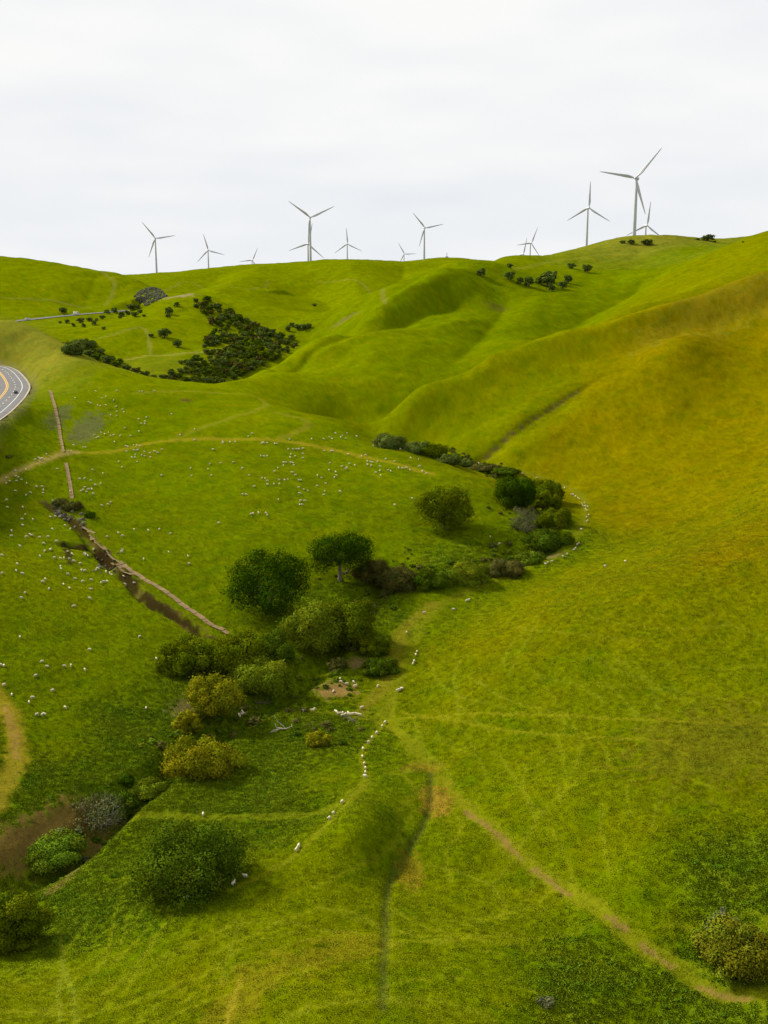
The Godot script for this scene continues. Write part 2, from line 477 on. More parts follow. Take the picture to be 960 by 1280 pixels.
func paint_sward():
	var xs := PackedVector2Array()
	var ks := PackedInt32Array()
	for i in range(0, SWARD.size(), 3):
		var h := hit(SWARD[i], SWARD[i + 1])
		xs.append(bend(h.x, h.y))
		ks.append(int(SWARD[i + 2]))
	var sv := 9
	var su := 8
	var nr := (ROWS - 1) / sv + 2
	var nc := (COLS - 1) / su + 1
	var coarse := PackedColorArray()
	coarse.resize(nr * nc)
	var rank := PackedFloat32Array()
	rank.resize(nr * nc)
	for k in nr:
		var d := row_d(mini(k * sv, ROWS - 1))
		for j in nc:
			var b := bend(FAN * (d + 60.0) * (2.0 * j * su / (COLS - 1) - 1.0), d)
			var sum := Color(0, 0, 0, 0)
			var sw := 0.0
			var sr := 0.0
			for q in xs.size():
				var w := 1.0 / pow(b.distance_squared_to(xs[q]) + 0.0004, 1.7)
				var c: Color = KINDS[ks[q]]
				sum += c * w
				sw += w
				if ks[q] == 6:
					sr += w
			coarse[k * nc + j] = sum / sw
			rank[k * nc + j] = sr / sw
	tint.resize(ROWS * COLS)
	cover.resize(ROWS * COLS)
	var broad := noise(11, 1.0 / 75.0, 4)
	var patch := noise(12, 1.0 / 11.0, 4)
	var fine := noise(13, 1.0 / 1.9, 2)
	var straw := noise(16, 1.0 / 24.0, 3)
	for k in ROWS:
		var d := row_d(k)
		var wd := FAN * (d + 60.0)
		var q := k / sv
		var t := float(k - q * sv) / sv
		for j in COLS:
			var x := wd * (2.0 * j / (COLS - 1) - 1.0)
			var p := mini(j / su, nc - 2)
			var s := float(j - p * su) / su
			var o := q * nc + p
			var c := coarse[o].lerp(coarse[o + 1], s).lerp(coarse[o + nc].lerp(coarse[o + nc + 1], s), t)
			var rk := lerpf(lerpf(rank[o], rank[o + 1], s), lerpf(rank[o + nc], rank[o + nc + 1], s), t)
			var b := broad.get_noise_2d(x, d)
			var m := patch.get_noise_2d(x * 0.8, d)
			var f := fine.get_noise_2d(x, d * 0.8)
			var v := 1.0 + b * 0.10 + m * 0.16 + f * 0.20
			c = Color(c.r * v, c.g * v, c.b * v)
			# patches that ripen earlier, and patches of deeper clover green
			c = c.lerp(Color(c.r * 1.16, c.g * 1.03, c.b), clampf(straw.get_noise_2d(x, d) * 1.4, 0.0, 0.8))
			c = c.lerp(Color(c.r * 0.66, c.g * 0.86, c.b), clampf(patch.get_noise_2d(x + 500.0, d) * 1.5 - 0.15, 0.0, 0.6))
			tint[k * COLS + j] = c
			cover[k * COLS + j] = 1.0 + rk * 0.9 + m * 0.25

func build_ground():
	ratio = pow(6260.0 / 90.0, 1.0 / (ROWS - 1))
	smooth_grid()
	print("ground solved ", Time.get_ticks_msec())
	# folds between the spurs: pixel x, pixel y, distance
	fold([418, 530, 600, 520, 488, 612, 620, 440, 636, 700, 414, 666, 767, 391, 702, 820, 370, 738, 884, 344, 785], 46.0, 13.0)
	fold([690, 424, 624, 791, 401, 634, 899, 366, 650, 975, 340, 660], 26.0, 8.0)
	fold([590, 362, 900, 500, 395, 815, 440, 412, 765, 380, 440, 715, 320, 472, 655], 36.0, 9.0)
	fold([640, 430, 745, 700, 405, 810, 760, 372, 900, 810, 350, 1000], 50.0, 11.0)
	fold([565, 333, 1010, 477, 372, 898, 413, 410, 820, 350, 440, 770], 60.0, 17.0)
	fold([250, 367, 1120, 295, 391, 1070, 340, 412, 1010], 42.0, 7.0)
	fold([300, 350, 1650, 385, 352, 1700, 420, 372, 1500, 430, 392, 1350], 110.0, 24.0)
	fold([560, 470, 690, 620, 400, 840, 640, 370, 930], 30.0, 6.0)
	fold([70, 430, 800, 140, 456, 728, 200, 474, 700, 250, 483, 685, 330, 450, 755, 380, 428, 800, 440, 395, 860], 56.0, 15.0)
	fold([600, 330, 950, 513, 351, 876, 477, 372, 832, 413, 410, 757, 370, 432, 712, 300, 466, 650], 30.0, -3.0)
	fold([620, 388, 840, 553, 407, 800, 513, 412, 780, 463, 415, 757, 430, 427, 740, 370, 458, 700], 24.0, -2.6)
	fold([640, 440, 600, 738, 416, 603, 791, 401, 606, 899, 366, 615, 985, 336, 620], 22.0, -2.6)
	fold([405, 535, 575, 520, 488, 575, 620, 440, 595, 700, 414, 622, 820, 370, 690, 900, 340, 740], 24.0, -2.0)
	fold([985, 280, 1000, 931, 302, 1000, 899, 316, 980, 867, 333, 950, 825, 356, 890], 40.0, -4.0)
	fold([440, 335, 1980, 440, 350, 1780, 452, 368, 1550, 460, 390, 1320], 90.0, -8.0)
	fold([335, 338, 1950, 300, 352, 1750, 270, 372, 1400], 80.0, -7.0)
	fold([505, 330, 2050, 500, 350, 1650, 480, 372, 1400], 70.0, 12.0)
	fold([280, 340, 2000, 240, 358, 1600, 215, 365, 1350], 80.0, 10.0)
	fold([120, 345, 1180, 110, 362, 1100, 90, 378, 1040], 50.0, 6.0)
	swell(458, 1038, 9.0, 14.0, 2.6)
	paint_sward()
	print("sward ", Time.get_ticks_msec())
	var nz := noise(21, 1.0 / 5.0, 3)
	var nc := noise(22, 1.0 / 2.2, 2)
	# worn ways
	var worn := Color(0.155, 0.160, 0.006)
	stripe(TRACK, 1.8, worn, 0.7, 0.5, 0.35, nz)
	stripe(TRAIL, 2.2, worn, 0.5, 0.5, 0.4, nz)
	stripe(TRAIL_LOW, 2.4, Color(0.19, 0.16, 0.012), 0.6, 0.6, 0.4, nz)
	stripe(LANE, 2.2, Color(0.24, 0.20, 0.014), 0.75, 0.6, 0.25, nz)
	stripe(LANE_LOOP, 2.0, Color(0.20, 0.20, 0.012), 0.6, 0.6, 0.4, nz)
	stripe(LANE_SPUR, 2.4, Color(0.19, 0.18, 0.012), 0.6, 0.6, 0.4, nz)
	stripe(FILE_PATH, 0.9, worn, 0.6, 0.4, 0.3, nz)
	stripe(FORK, 1.8, worn, 0.45, 0.5, 0.5, nz)
	stripe(RIDGE_ROAD, 3.0, Color(0.20, 0.20, 0.02), 0.6, 0.3, 0.4, nz)
	stripe(HILL_PATH, 2.2, Color(0.24, 0.23, 0.04), 0.8, 0.3, 0.3, nz)
	stripe(HILL_PATH_B, 1.4, Color(0.22, 0.21, 0.04), 0.6, 0.3, 0.3, nz)
	stripe(BEND, 2.6, Color(0.22, 0.17, 0.014), 0.8, 0.5, 0.3, nz)
	stripe(BEND.slice(2, 8), 1.0, Color(0.25, 0.155, 0.04), 0.75, 1.0, 0.1, nc)
	stripe(LANE.slice(0, 8), 1.2, Color(0.34, 0.26, 0.09), 0.7, 0.8, 0.1, nc)
	stripe([455, 1180, 380, 1200, 330, 1215, 300, 1245, 280, 1285], 4.0, Color(0.19, 0.155, 0.008), 0.5, 1.2, 0.8, nz)
	stripe([300, 1225, 290, 1255, 282, 1282], 0.5, Color(0.24, 0.20, 0.015), 0.8, 0.4, 0.4, nz)
	stripe([75, 1165, 78, 1205, 90, 1240, 96, 1280], 0.45, Color(0.17, 0.20, 0.012), 0.7, 0.4, 0.5, nz)
	stripe([78, 1205, 72, 1245, 76, 1280], 0.4, Color(0.17, 0.20, 0.012), 0.7, 0.4, 0.5, nz)
	stripe([500, 897, 620, 893, 760, 896, 900, 905, 985, 900], 0.6, Color(0.20, 0.20, 0.008), 0.8, 0.5, 0.6, nz)
	stripe([500, 890, 640, 915, 760, 920, 870, 935], 0.5, Color(0.19, 0.19, 0.008), 0.75, 0.5, 0.6, nz)
	stripe([720, 985, 800, 960, 860, 930, 960, 900], 0.6, Color(0.06, 0.09, 0.004), 0.5, 0.5, 1.3, nz)
	# trods: single sheep-wide lines that keep to the contour and cross each other
	var rt := RandomNumberGenerator.new()
	rt.seed = 57
	var put := 0
	while put < 95:
		var o := Vector2(rt.randf_range(485, 960), rt.randf_range(760, 1200)) if rt.randf() < 0.62 else Vector2(rt.randf_range(10, 480), rt.randf_range(1120, 1285))
		if o.x > 480.0 and o.y > 905.0 + (o.x - 480.0) * 0.72:
			if rt.randf() < 0.5:
				continue
		put += 1
		var q := hit(o.x, o.y)
		var run := PackedVector2Array([q])
		var sgn := 1.0 if rt.randf() < 0.5 else -1.0
		var lean := rt.randf_range(-0.5, 0.5)
		var heading := Vector2.ZERO
		for s in rt.randi_range(5, 13):
			var up := slope_at(q.x, q.y)
			var along := Vector2(-up.z, -up.x).normalized().rotated(lean) * sgn
			if along.dot(heading) < 0.0:
				along = -along
			heading = (heading * 0.6 + along * 0.4).normalized() if s > 0 else along
			q += heading * 4.0
			lean = clampf(lean + rt.randf_range(-0.16, 0.16), -0.7, 0.7)
			run.append(q)
		stripe_on(soften(run, 1.0), rt.randf_range(0.26, 0.48), Color(0.185, 0.20, 0.007), rt.randf_range(0.25, 0.6), 0.6, 0.45, nz)
	# bare stretches of the track, where wheels and hooves broke the sod
	for s in [[584, 1013, 612, 1034, 650, 1068], [668, 1083, 690, 1100, 712, 1117], [760, 1146, 780, 1160], [805, 1180, 838, 1204], [876, 1229, 900, 1241, 935, 1246]]:
		stripe(s, 0.6, Color(0.19, 0.125, 0.035), 0.8, 1.0, 0.1, nc)
	for s in [[118, 338, 140, 350, 142, 362, 132, 380], [170, 352, 230, 353, 300, 360, 335, 352], [395, 352, 460, 363, 482, 378], [0, 372, 60, 376, 110, 384]]:
		stripe(s, 2.2, Color(0.19, 0.18, 0.03), 0.5, 0.5, 0.5, nz)
	# ochre dry ground in and beside the dry ditch, brown litter on the creek bank, a grey-green thistle bed either side of the drain
	blot(545, 1000, 3.6, 8.0, Color(0.27, 0.165, 0.02), 0.75, 0.6, nc)
	blot(525, 960, 5.0, 4.0, Color(0.21, 0.14, 0.015), 0.5, 0.7, nc)
	blot(512, 1090, 2.6, 7.0, Color(0.24, 0.17, 0.014), 0.65, 0.7, nc)
	blot(420, 862, 5.5, 5.0, Color(0.26, 0.15, 0.06), 0.8, 0.1, nc)
	blot(445, 828, 3.0, 4.0, Color(0.2, 0.12, 0.06), 0.7, 0.1, nc)
	blot(107, 537, 8.0, 22.0, Color(0.115, 0.12, 0.045), 0.8, 1.2, nz)
	blot(74, 520, 4.5, 22.0, Color(0.115, 0.12, 0.045), 0.7, 1.2, nz)
	blot(232, 500, 3.5, 3.0, Color(0.10, 0.055, 0.02), 0.85, 0.2, nc)
	blot(900, 930, 22.0, 20.0, Color(0.125, 0.105, 0.006), 0.45, 1.0, nz)
	blot(620, 385, 10.0, 10.0, Color(0.10, 0.09, 0.02), 0.5, 1.0, nc)
	blot(225, 370, 16.0, 8.0, Color(0.30, 0.24, 0.14), 0.7, 0.1, nc)
	blot(322, 421, 9.0, 9.0, Color(0.34, 0.29, 0.10), 0.7, 0.1, nc)
	blot(433, 398, 12.0, 6.0, Color(0.16, 0.12, 0.05), 0.6, 0.3, nc)
	blot(690, 692, 4.0, 4.0, Color(0.15, 0.10, 0.06), 0.7, 0.2, nc)
	blot(235, 885, 5.0, 6.0, Color(0.14, 0.09, 0.05), 0.7, 0.3, nc)
	# cuts: banks of bare earth
	carve(CREEK, 6.5, 1.2, 4.2, 0.8)
	carve([150, 1000, 110, 1042, 60, 1078, 20, 1098, -40, 1120], 9.5, 1.5, 4.0, 0.9)
	carve(WASH, 2.6, 2.2, 3.0, 0.6)
	carve(WASH_HEAD, 3.0, 3.0, 3.0, 0.6)
	carve(FOLD, 16.0, 5.5, 1.5, 1.7)
	carve(FOLD, 3.0, 1.6, 0.6, 1.0)
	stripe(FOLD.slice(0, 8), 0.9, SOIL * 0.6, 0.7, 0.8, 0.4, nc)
	carve(DRY_DITCH, 1.4, 0.6, 0.3, 0.8)
	carve(TRACK, 2.6, 0.25, 0.35, 0.8)
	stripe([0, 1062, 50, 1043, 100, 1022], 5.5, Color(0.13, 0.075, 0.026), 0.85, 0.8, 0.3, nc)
	stripe([122, 1060, 90, 1090, 60, 1115], 1.2, Color(0.14, 0.10, 0.03), 0.6, 0.7, 0.4, nc)
	stripe([150, 1025, 128, 1045, 105, 1070], 1.2, Color(0.16, 0.11, 0.03), 0.6, 0.7, 0.4, nc)
	# wet earth and painted-in overhang and plant shade of the washed-out ditch, grown over here and there
	var dense := Color(0.036, 0.026, 0.010)
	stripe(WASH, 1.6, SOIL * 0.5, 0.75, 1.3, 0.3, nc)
	stripe([85, 650, 105, 668, 112, 676], 1.6, dense, 0.8, 1.2, 0.1, nc)
	stripe([120, 690, 130, 700, 140, 708], 1.9, dense, 0.9, 0.9, 0.1, nc)
	stripe([152, 718, 163, 728, 170, 738], 2.2, dense, 0.95, 0.7, 0.1, nc)
	stripe([178, 748, 196, 758, 214, 768], 1.3, dense, 0.9, 0.9, 0.1, nc)
	stripe([214, 770, 240, 786, 262, 797], 0.9, dense, 0.9, 0.9, 0.1, nc)
	stripe(WASH_HEAD, 2.0, dense, 0.95, 0.7, 0.1, nc)
	stripe([84, 688, 86, 698, 88, 706], 1.2, dense, 0.9, 0.8, 0.1, nc)
	stripe(DRY_DITCH, 0.8, Color(0.06, 0.07, 0.012), 0.6, 0.7, 0.5, nc)
	level_road()
	# lumpy ground
	var lump := noise(31, 1.0 / 26.0, 3)
	var tuss := noise(32, 1.0 / 5.5, 3)
	var roll := noise(33, 1.0 / 150.0, 3)
	for k in ROWS:
		var d := row_d(k)
		var wd := FAN * (d + 60.0)
		var far := smoothstep(350.0, 900.0, d)
		for j in COLS:
			var id := k * COLS + j
			if cover[id] < -0.5:
				continue
			var x := wd * (2.0 * j / (COLS - 1) - 1.0)
			hgt[id] += lump.get_noise_2d(x, d) * lerpf(0.7, 1.1, far) + tuss.get_noise_2d(x, d) * 0.28 * (1.0 - far) + roll.get_noise_2d(x, d) * lerpf(0.0, 3.0, far)
	print("features ", Time.get_ticks_msec())
	commit_ground()
	print("ground mesh ", Time.get_ticks_msec())

func commit_ground():
	var n := ROWS * COLS
	var v := PackedVector3Array()
	var nm := PackedVector3Array()
	v.resize(n)
	nm.resize(n)
	for k in ROWS:
		var d := row_d(k)
		var wd := FAN * (d + 60.0)
		var dk := row_d(k + 1) - row_d(k - 1)
		for j in COLS:
			var id := k * COLS + j
			var t := 2.0 * j / (COLS - 1) - 1.0
			v[id] = Vector3(wd * t, hgt[id], -d)
			var hx := (hgt[id + 1 if j < COLS - 1 else id] - hgt[id - 1 if j > 0 else id]) / (wd * 4.0 / (COLS - 1))
			var hd := (hgt[id + COLS if k < ROWS - 1 else id] - hgt[id - COLS if k > 0 else id]) / dk - hx * FAN * t
			nm[id] = Vector3(-hx, 1.0, hd).normalized()
	var idx := PackedInt32Array()
	idx.resize((ROWS - 1) * (COLS - 1) * 6)
	var o := 0
	for k in ROWS - 1:
		for j in COLS - 1:
			var a := k * COLS + j
			idx[o] = a; idx[o + 1] = a + COLS; idx[o + 2] = a + 1
			idx[o + 3] = a + 1; idx[o + 4] = a + COLS; idx[o + 5] = a + COLS + 1
			o += 6
	var arr := []
	arr.resize(Mesh.ARRAY_MAX)
	arr[Mesh.ARRAY_VERTEX] = v
	arr[Mesh.ARRAY_NORMAL] = nm
	arr[Mesh.ARRAY_COLOR] = tint
	arr[Mesh.ARRAY_INDEX] = idx
	var mesh := ArrayMesh.new()
	mesh.add_surface_from_arrays(Mesh.PRIMITIVE_TRIANGLES, arr)
	var m := StandardMaterial3D.new()
	m.vertex_color_use_as_albedo = true
	m.roughness = 0.95
	m.metallic_specular = 0.0
	m.uv1_triplanar = true
	m.uv1_world_triplanar = true
	m.uv1_scale = Vector3.ONE / 23.0
	m.albedo_texture = sward_texture()
	m.normal_enabled = true
	m.normal_texture = turf_normals()
	m.normal_scale = 0.9
	mesh.surface_set_material(0, m)
	var o3 := MeshInstance3D.new()
	o3.name = "ground"
	o3.mesh = mesh
	o3.set_meta("kind", "structure")
	add_child(o3)
	# the same pasture goes on under and behind the camera
	var st := SurfaceTool.new()
	st.begin(Mesh.PRIMITIVE_TRIANGLES)
	st.set_color(KINDS[4])
	for q in [[-900.0, 900.0, 700.0, -30.0]]:
		var y := 8.0
		for p in [Vector3(q[0], y, q[2]), Vector3(q[0], y, q[3]), Vector3(q[1], y, q[3]), Vector3(q[0], y, q[2]), Vector3(q[1], y, q[3]), Vector3(q[1], y, q[2])]:
			st.set_normal(Vector3.UP)
			st.add_vertex(p)
	st.set_material(m)
	var back := MeshInstance3D.new()
	back.name = "ground_beyond"
	back.mesh = st.commit()
	back.set_meta("kind", "structure")
	add_child(back)

func sward_texture() -> Texture2D:
	var t := NoiseTexture2D.new()
	var n := noise(41, 0.02, 5)
	n.fractal_gain = 0.75
	n.fractal_lacunarity = 2.3
	t.noise = n
	t.width = 1024
	t.height = 1024
	t.seamless = true
	var g := Gradient.new()
	g.set_color(0, Color(0.70, 0.72, 0.66))
	g.set_color(1, Color(1.0, 1.0, 0.98))
	g.add_point(0.5, Color(0.90, 0.91, 0.88))
	t.color_ramp = g
	return t

func turf_normals() -> Texture2D:
	var t := NoiseTexture2D.new()
	var n := noise(42, 0.03, 5)
	n.fractal_gain = 0.7
	t.noise = n
	t.width = 1024
	t.height = 1024
	t.seamless = true
	t.as_normal_map = true
	t.bump_strength = 9.0
	return t
# ---------------------------------------------------------------- building tools

func numbered(called: String) -> String:
	var n: int = used_names.get(called, 0)
	used_names[called] = n + 1
	return called if n == 0 else "%s_%03d" % [called, n]

func thing(called: String, label: String, category: String, pos: Vector3, turn := 0.0, group := "") -> Node3D:
	var o := Node3D.new()
	o.name = numbered(called)
	add_child(o)
	o.position = pos
	o.rotation.y = turn
	tag(o, label, category, group)
	return o

func tag(o: Node, label: String, category: String, group := ""):
	o.set_meta("label", label)
	o.set_meta("category", category)
	if group:
		o.set_meta("group", group)

func part(called: String, mesh: Mesh, mat: Material, parent: Node) -> MeshInstance3D:
	var o := MeshInstance3D.new()
	o.name = called
	o.mesh = mesh
	if mat:
		o.material_override = mat
	parent.add_child(o, true)
	return o

func solid(called: String, mesh: Mesh, mat: Material) -> MeshInstance3D:
	var o := MeshInstance3D.new()
	o.name = numbered(called)
	o.mesh = mesh
	if mat:
		o.material_override = mat
	add_child(o)
	return o

func paint(c: Color, rough := 0.8, metal := 0.0, spec := 0.5) -> StandardMaterial3D:
	var m := StandardMaterial3D.new()
	m.albedo_color = c.linear_to_srgb()
	m.roughness = rough
	m.metallic = metal
	m.metallic_specular = spec
	return m

func dyed(rough := 0.9, spec := 0.2) -> StandardMaterial3D:
	var m := StandardMaterial3D.new()
	m.vertex_color_use_as_albedo = true
	m.roughness = rough
	m.metallic_specular = spec
	return m

class Heap:
	var v := PackedVector3Array()
	var n := PackedVector3Array()
	var c := PackedColorArray()
	var i := PackedInt32Array()
	func mesh() -> ArrayMesh:
		var a := []
		a.resize(Mesh.ARRAY_MAX)
		a[Mesh.ARRAY_VERTEX] = v
		a[Mesh.ARRAY_NORMAL] = n
		if c.size() == v.size():
			a[Mesh.ARRAY_COLOR] = c
		a[Mesh.ARRAY_INDEX] = i
		var m := ArrayMesh.new()
		m.add_surface_from_arrays(Mesh.PRIMITIVE_TRIANGLES, a)
		return m
	func tri(a: Vector3, b: Vector3, d: Vector3, col := Color.WHITE):     # clockwise seen from outside
		var nn := (d - a).cross(b - a).normalized()
		var o := v.size()
		for p in [a, b, d]:
			v.append(p); n.append(nn); c.append(col)
		i.append(o); i.append(o + 1); i.append(o + 2)
	func quad(a: Vector3, b: Vector3, d: Vector3, e: Vector3, col := Color.WHITE):
		tri(a, b, d, col)
		tri(a, d, e, col)
	func rings(rs: Array, col: Color, close_a := true, close_b := true):   # rings: arrays of points, lofted with smooth normals
		var m: int = rs[0].size()
		var o := v.size()
		for r in rs.size():
			var mid := Vector3.ZERO
			for p in rs[r]:
				mid += p / m
			for q in m:
				var along: Vector3 = rs[mini(r + 1, rs.size() - 1)][q] - rs[maxi(r - 1, 0)][q]
				var round: Vector3 = rs[r][(q + 1) % m] - rs[r][(q + m - 1) % m]
				var nn := along.cross(round)
				nn = nn.normalized() if nn.length() > 1e-9 else (rs[r][q] - mid).normalized()
				if nn.dot(rs[r][q] - mid) < 0.0:
					nn = -nn
				v.append(rs[r][q]); n.append(nn); c.append(col)
		for r in rs.size() - 1:
			for q in m:
				var a := o + r * m + q
				var b := o + r * m + (q + 1) % m
				var along: Vector3 = rs[r + 1][q] - rs[r][q]
				if (v[b] - v[a]).cross(along).dot(n[a]) < 0.0:
					i.append(a); i.append(b); i.append(a + m); i.append(b); i.append(b + m); i.append(a + m)
				else:
					i.append(a); i.append(a + m); i.append(b); i.append(b); i.append(a + m); i.append(b + m)
		for e in 2:
			if (e == 0 and not close_a) or (e == 1 and not close_b):
				continue
			var r: Array = rs[0] if e == 0 else rs[rs.size() - 1]
			var mid := Vector3.ZERO
			for p in r:
				mid += p / m
			for q in m:
				tri(mid, r[q], r[(q + 1) % m], col)
	func tube(pts: Array, radii: Array, col: Color, sides := 6):
		var rs := []
		for k in pts.size():
			var along: Vector3 = (pts[mini(k + 1, pts.size() - 1)] - pts[maxi(k - 1, 0)]).normalized()
			var s := along.cross(Vector3(0.31, 0.2, 0.93)).normalized()
			var u := s.cross(along)
			var ring := []
			for q in sides:
				var a := TAU * q / sides
				ring.append(pts[k] + (s * cos(a) + u * sin(a)) * radii[k])
			rs.append(ring)
		rings(rs, col)

func box(h: Heap, a: Vector3, b: Vector3, col := Color.WHITE):
	var p := func(x, y, z): return Vector3(b.x if x else a.x, b.y if y else a.y, b.z if z else a.z)
	h.quad(p.call(0, 1, 1), p.call(1, 1, 1), p.call(1, 0, 1), p.call(0, 0, 1), col)
	h.quad(p.call(1, 1, 0), p.call(0, 1, 0), p.call(0, 0, 0), p.call(1, 0, 0), col)
	h.quad(p.call(0, 1, 0), p.call(0, 1, 1), p.call(0, 0, 1), p.call(0, 0, 0), col)
	h.quad(p.call(1, 1, 1), p.call(1, 1, 0), p.call(1, 0, 0), p.call(1, 0, 1), col)
	h.quad(p.call(0, 1, 0), p.call(1, 1, 0), p.call(1, 1, 1), p.call(0, 1, 1), col)
	h.quad(p.call(0, 0, 1), p.call(1, 0, 1), p.call(1, 0, 0), p.call(0, 0, 0), col)
# ---------------------------------------------------------------- the highway

const ROAD_UP := 45.0
const KERB_PX: Array[float] = [0, 521.7, 16.7, 508, 30, 493, 34, 481.7, 26.7, 470, 16.7, 461.7, 0, 456.7]
var road_line := PackedVector2Array()       # outer edge of the bend
var hill_road := PackedVector2Array()       # far edge of the stretch across the next valley
var hill_road_up := PackedFloat32Array()

func road_lines():
	var p := PackedVector2Array([Vector2(-160, 380), Vector2(-160, 425)])
	for i in range(0, KERB_PX.size(), 2):
		var r := ray(KERB_PX[i], KERB_PX[i + 1])
		var d := (ROAD_UP - EYE) / r.y
		p.append(Vector2(r.x * d, d))
	p.append(Vector2(-290, 765))
	p.append(Vector2(-345, 800))
	road_line = soften(p, 6.0)
	var q := PackedVector2Array()
	for s in [[-30, 404.5, 905], [0, 402, 930], [30, 399, 955], [65, 395.5, 985], [100, 392.5, 1012], [130, 390, 1035], [158, 387.5, 1058]]:
		var r := ray(s[0], s[1])
		q.append(Vector2(r.x * s[2], s[2]))
		hill_road_up.append(EYE + r.y * s[2])
	hill_road = soften(q, 8.0)

func hill_road_height(t: float) -> float:
	var f := clampf(t, 0.0, 0.9999) * (hill_road_up.size() - 1)
	return lerpf(hill_road_up[int(f)], hill_road_up[int(f) + 1], f - int(f))

func level_road():
	road_lines()
	var ids := near_line(road_line, 42.0)
	var gr := noise(51, 1.0 / 3.0, 3)
	for id in ids:
		var s := scratch[id]          # + is the outer side
		var keep := smoothstep(2.0, 9.0, s) if s > 0.0 else smoothstep(27.0, 40.0, -s)
		hgt[id] = lerpf(ROAD_UP - 0.35, hgt[id], keep)
		if s > 0.0 and s < 7.0:
			var q := where(id)
			tint[id] = tint[id].lerp(Color(0.15, 0.135, 0.06), clampf(1.25 - s / 5.0 + gr.get_noise_2d(q.x, q.y), 0.0, 0.9))
		if keep < 0.3 and s < 1.5:
			cover[id] = -1.0
	done_with(ids)
	ids = near_line(hill_road, 26.0)
	for id in ids:
		var s := scratch[id]
		var keep := smoothstep(2.0, 14.0, -s) if s < 0.0 else smoothstep(15.0, 26.0, s)
		hgt[id] = lerpf(hill_road_height(scratch_t[id]) - 0.5, hgt[id], keep)
		if keep < 0.3:
			cover[id] = -1.0
	done_with(ids)

func ribbon(line: PackedVector2Array, a: float, b: float, up: Callable, lift: float, col: Color, nz: FastNoiseLite = null) -> Mesh:
	var h := Heap.new()
	var pa := []
	for i in line.size():
		var along := (line[mini(i + 1, line.size() - 1)] - line[maxi(i - 1, 0)]).normalized()
		var side := Vector2(along.y, -along.x)
		var y: float = up.call(float(i) / (line.size() - 1)) + lift
		var row := []
		for s in 7:
			var q := line[i] + side * lerpf(a, b, s / 6.0)
			row.append(Vector3(q.x, y, -q.y))
		pa.append(row)
	for i in line.size() - 1:
		for s in 6:
			var c := col
			if nz:
				var q: Vector3 = pa[i][s]
				var f := 1.0 + nz.get_noise_2d(q.x, q.z) * 0.2
				c = Color(col.r * f, col.g * f, col.b * f)
			h.quad(pa[i][s], pa[i + 1][s], pa[i + 1][s + 1], pa[i][s + 1], c)
	return h.mesh()

func build_road():
	var mat := dyed(0.85, 0.3)
	var nz := noise(52, 1.0 / 6.0, 3)
	var flat := func(_t): return ROAD_UP
	var road := solid("road", ribbon(road_line, -26.5, 0.6, flat, 0.0, Color(0.105, 0.105, 0.11), nz), mat)
	road.set_meta("kind", "structure")
	part("edge_line", ribbon(road_line, -2.7, -2.5, flat, 0.02, Color(0.75, 0.75, 0.72)), mat, road)
	part("centre_line", ribbon(road_line, -10.15, -9.8, flat, 0.02, Color(0.62, 0.36, 0.04)), mat, road)
	part("centre_line", ribbon(road_line, -11.0, -10.65, flat, 0.02, Color(0.62, 0.36, 0.04)), mat, road)
	part("shoulder", ribbon(road_line, 0.6, 1.6, flat, -0.1, Color(0.30, 0.26, 0.20), nz), mat, road)
	for i in range(0, road_line.size() - 1, 2):
		for off in [-6.25, -14.5]:
			var seg := PackedVector2Array([road_line[i], road_line[i].lerp(road_line[i + 1], 0.5)])
			part("lane_dash", ribbon(seg, off - 0.12, off + 0.12, flat, 0.02, Color(0.75, 0.75, 0.72)), mat, road)
	var up := func(t): return hill_road_height(t)
	var far := solid("road", ribbon(hill_road, 0.0, 10.0, up, 0.0, Color(0.09, 0.09, 0.095), nz), mat)
	far.set_meta("kind", "structure")
	part("edge_line", ribbon(hill_road, 8.9, 9.1, up, 0.03, Color(0.5, 0.5, 0.48)), mat, far)

# ---------------------------------------------------------------- the lined drain

func slab_mesh(length: float, width: float, seed_: int) -> Mesh:
	var r := RandomNumberGenerator.new()
	r.seed = seed_
	var h := Heap.new()
	var w := width * 0.5
	var c := Color(0.25, 0.175, 0.10) * r.randf_range(0.8, 1.15)
	var prof := [Vector2(-w, 0.13), Vector2(-w * 0.45, 0.02), Vector2(w * 0.45, 0.02), Vector2(w, 0.13), Vector2(w * 1.03, 0.06), Vector2(w * 0.45, -0.16), Vector2(-w * 0.45, -0.16), Vector2(-w * 1.03, 0.06)]
	var rs := []
	for e in [-0.5, 0.5]:
		var ring := []
		for p in prof:
			ring.append(Vector3(p.x + r.randf_range(-0.06, 0.06), p.y, e * length + r.randf_range(-0.07, 0.07)))
		rs.append(ring)
	for q in 8:
		h.quad(rs[0][q], rs[0][(q + 1) % 8], rs[1][(q + 1) % 8], rs[1][q], c * (0.93 if q % 2 else 1.0))
	for e in 2:
		var g: Array = rs[e]
		for t in [[0, 1, 7], [1, 6, 7], [1, 2, 6], [2, 5, 6], [2, 3, 4], [2, 4, 5]]:
			h.tri(g[t[0]], g[t[1]], g[t[2]], c)
	return h.mesh()

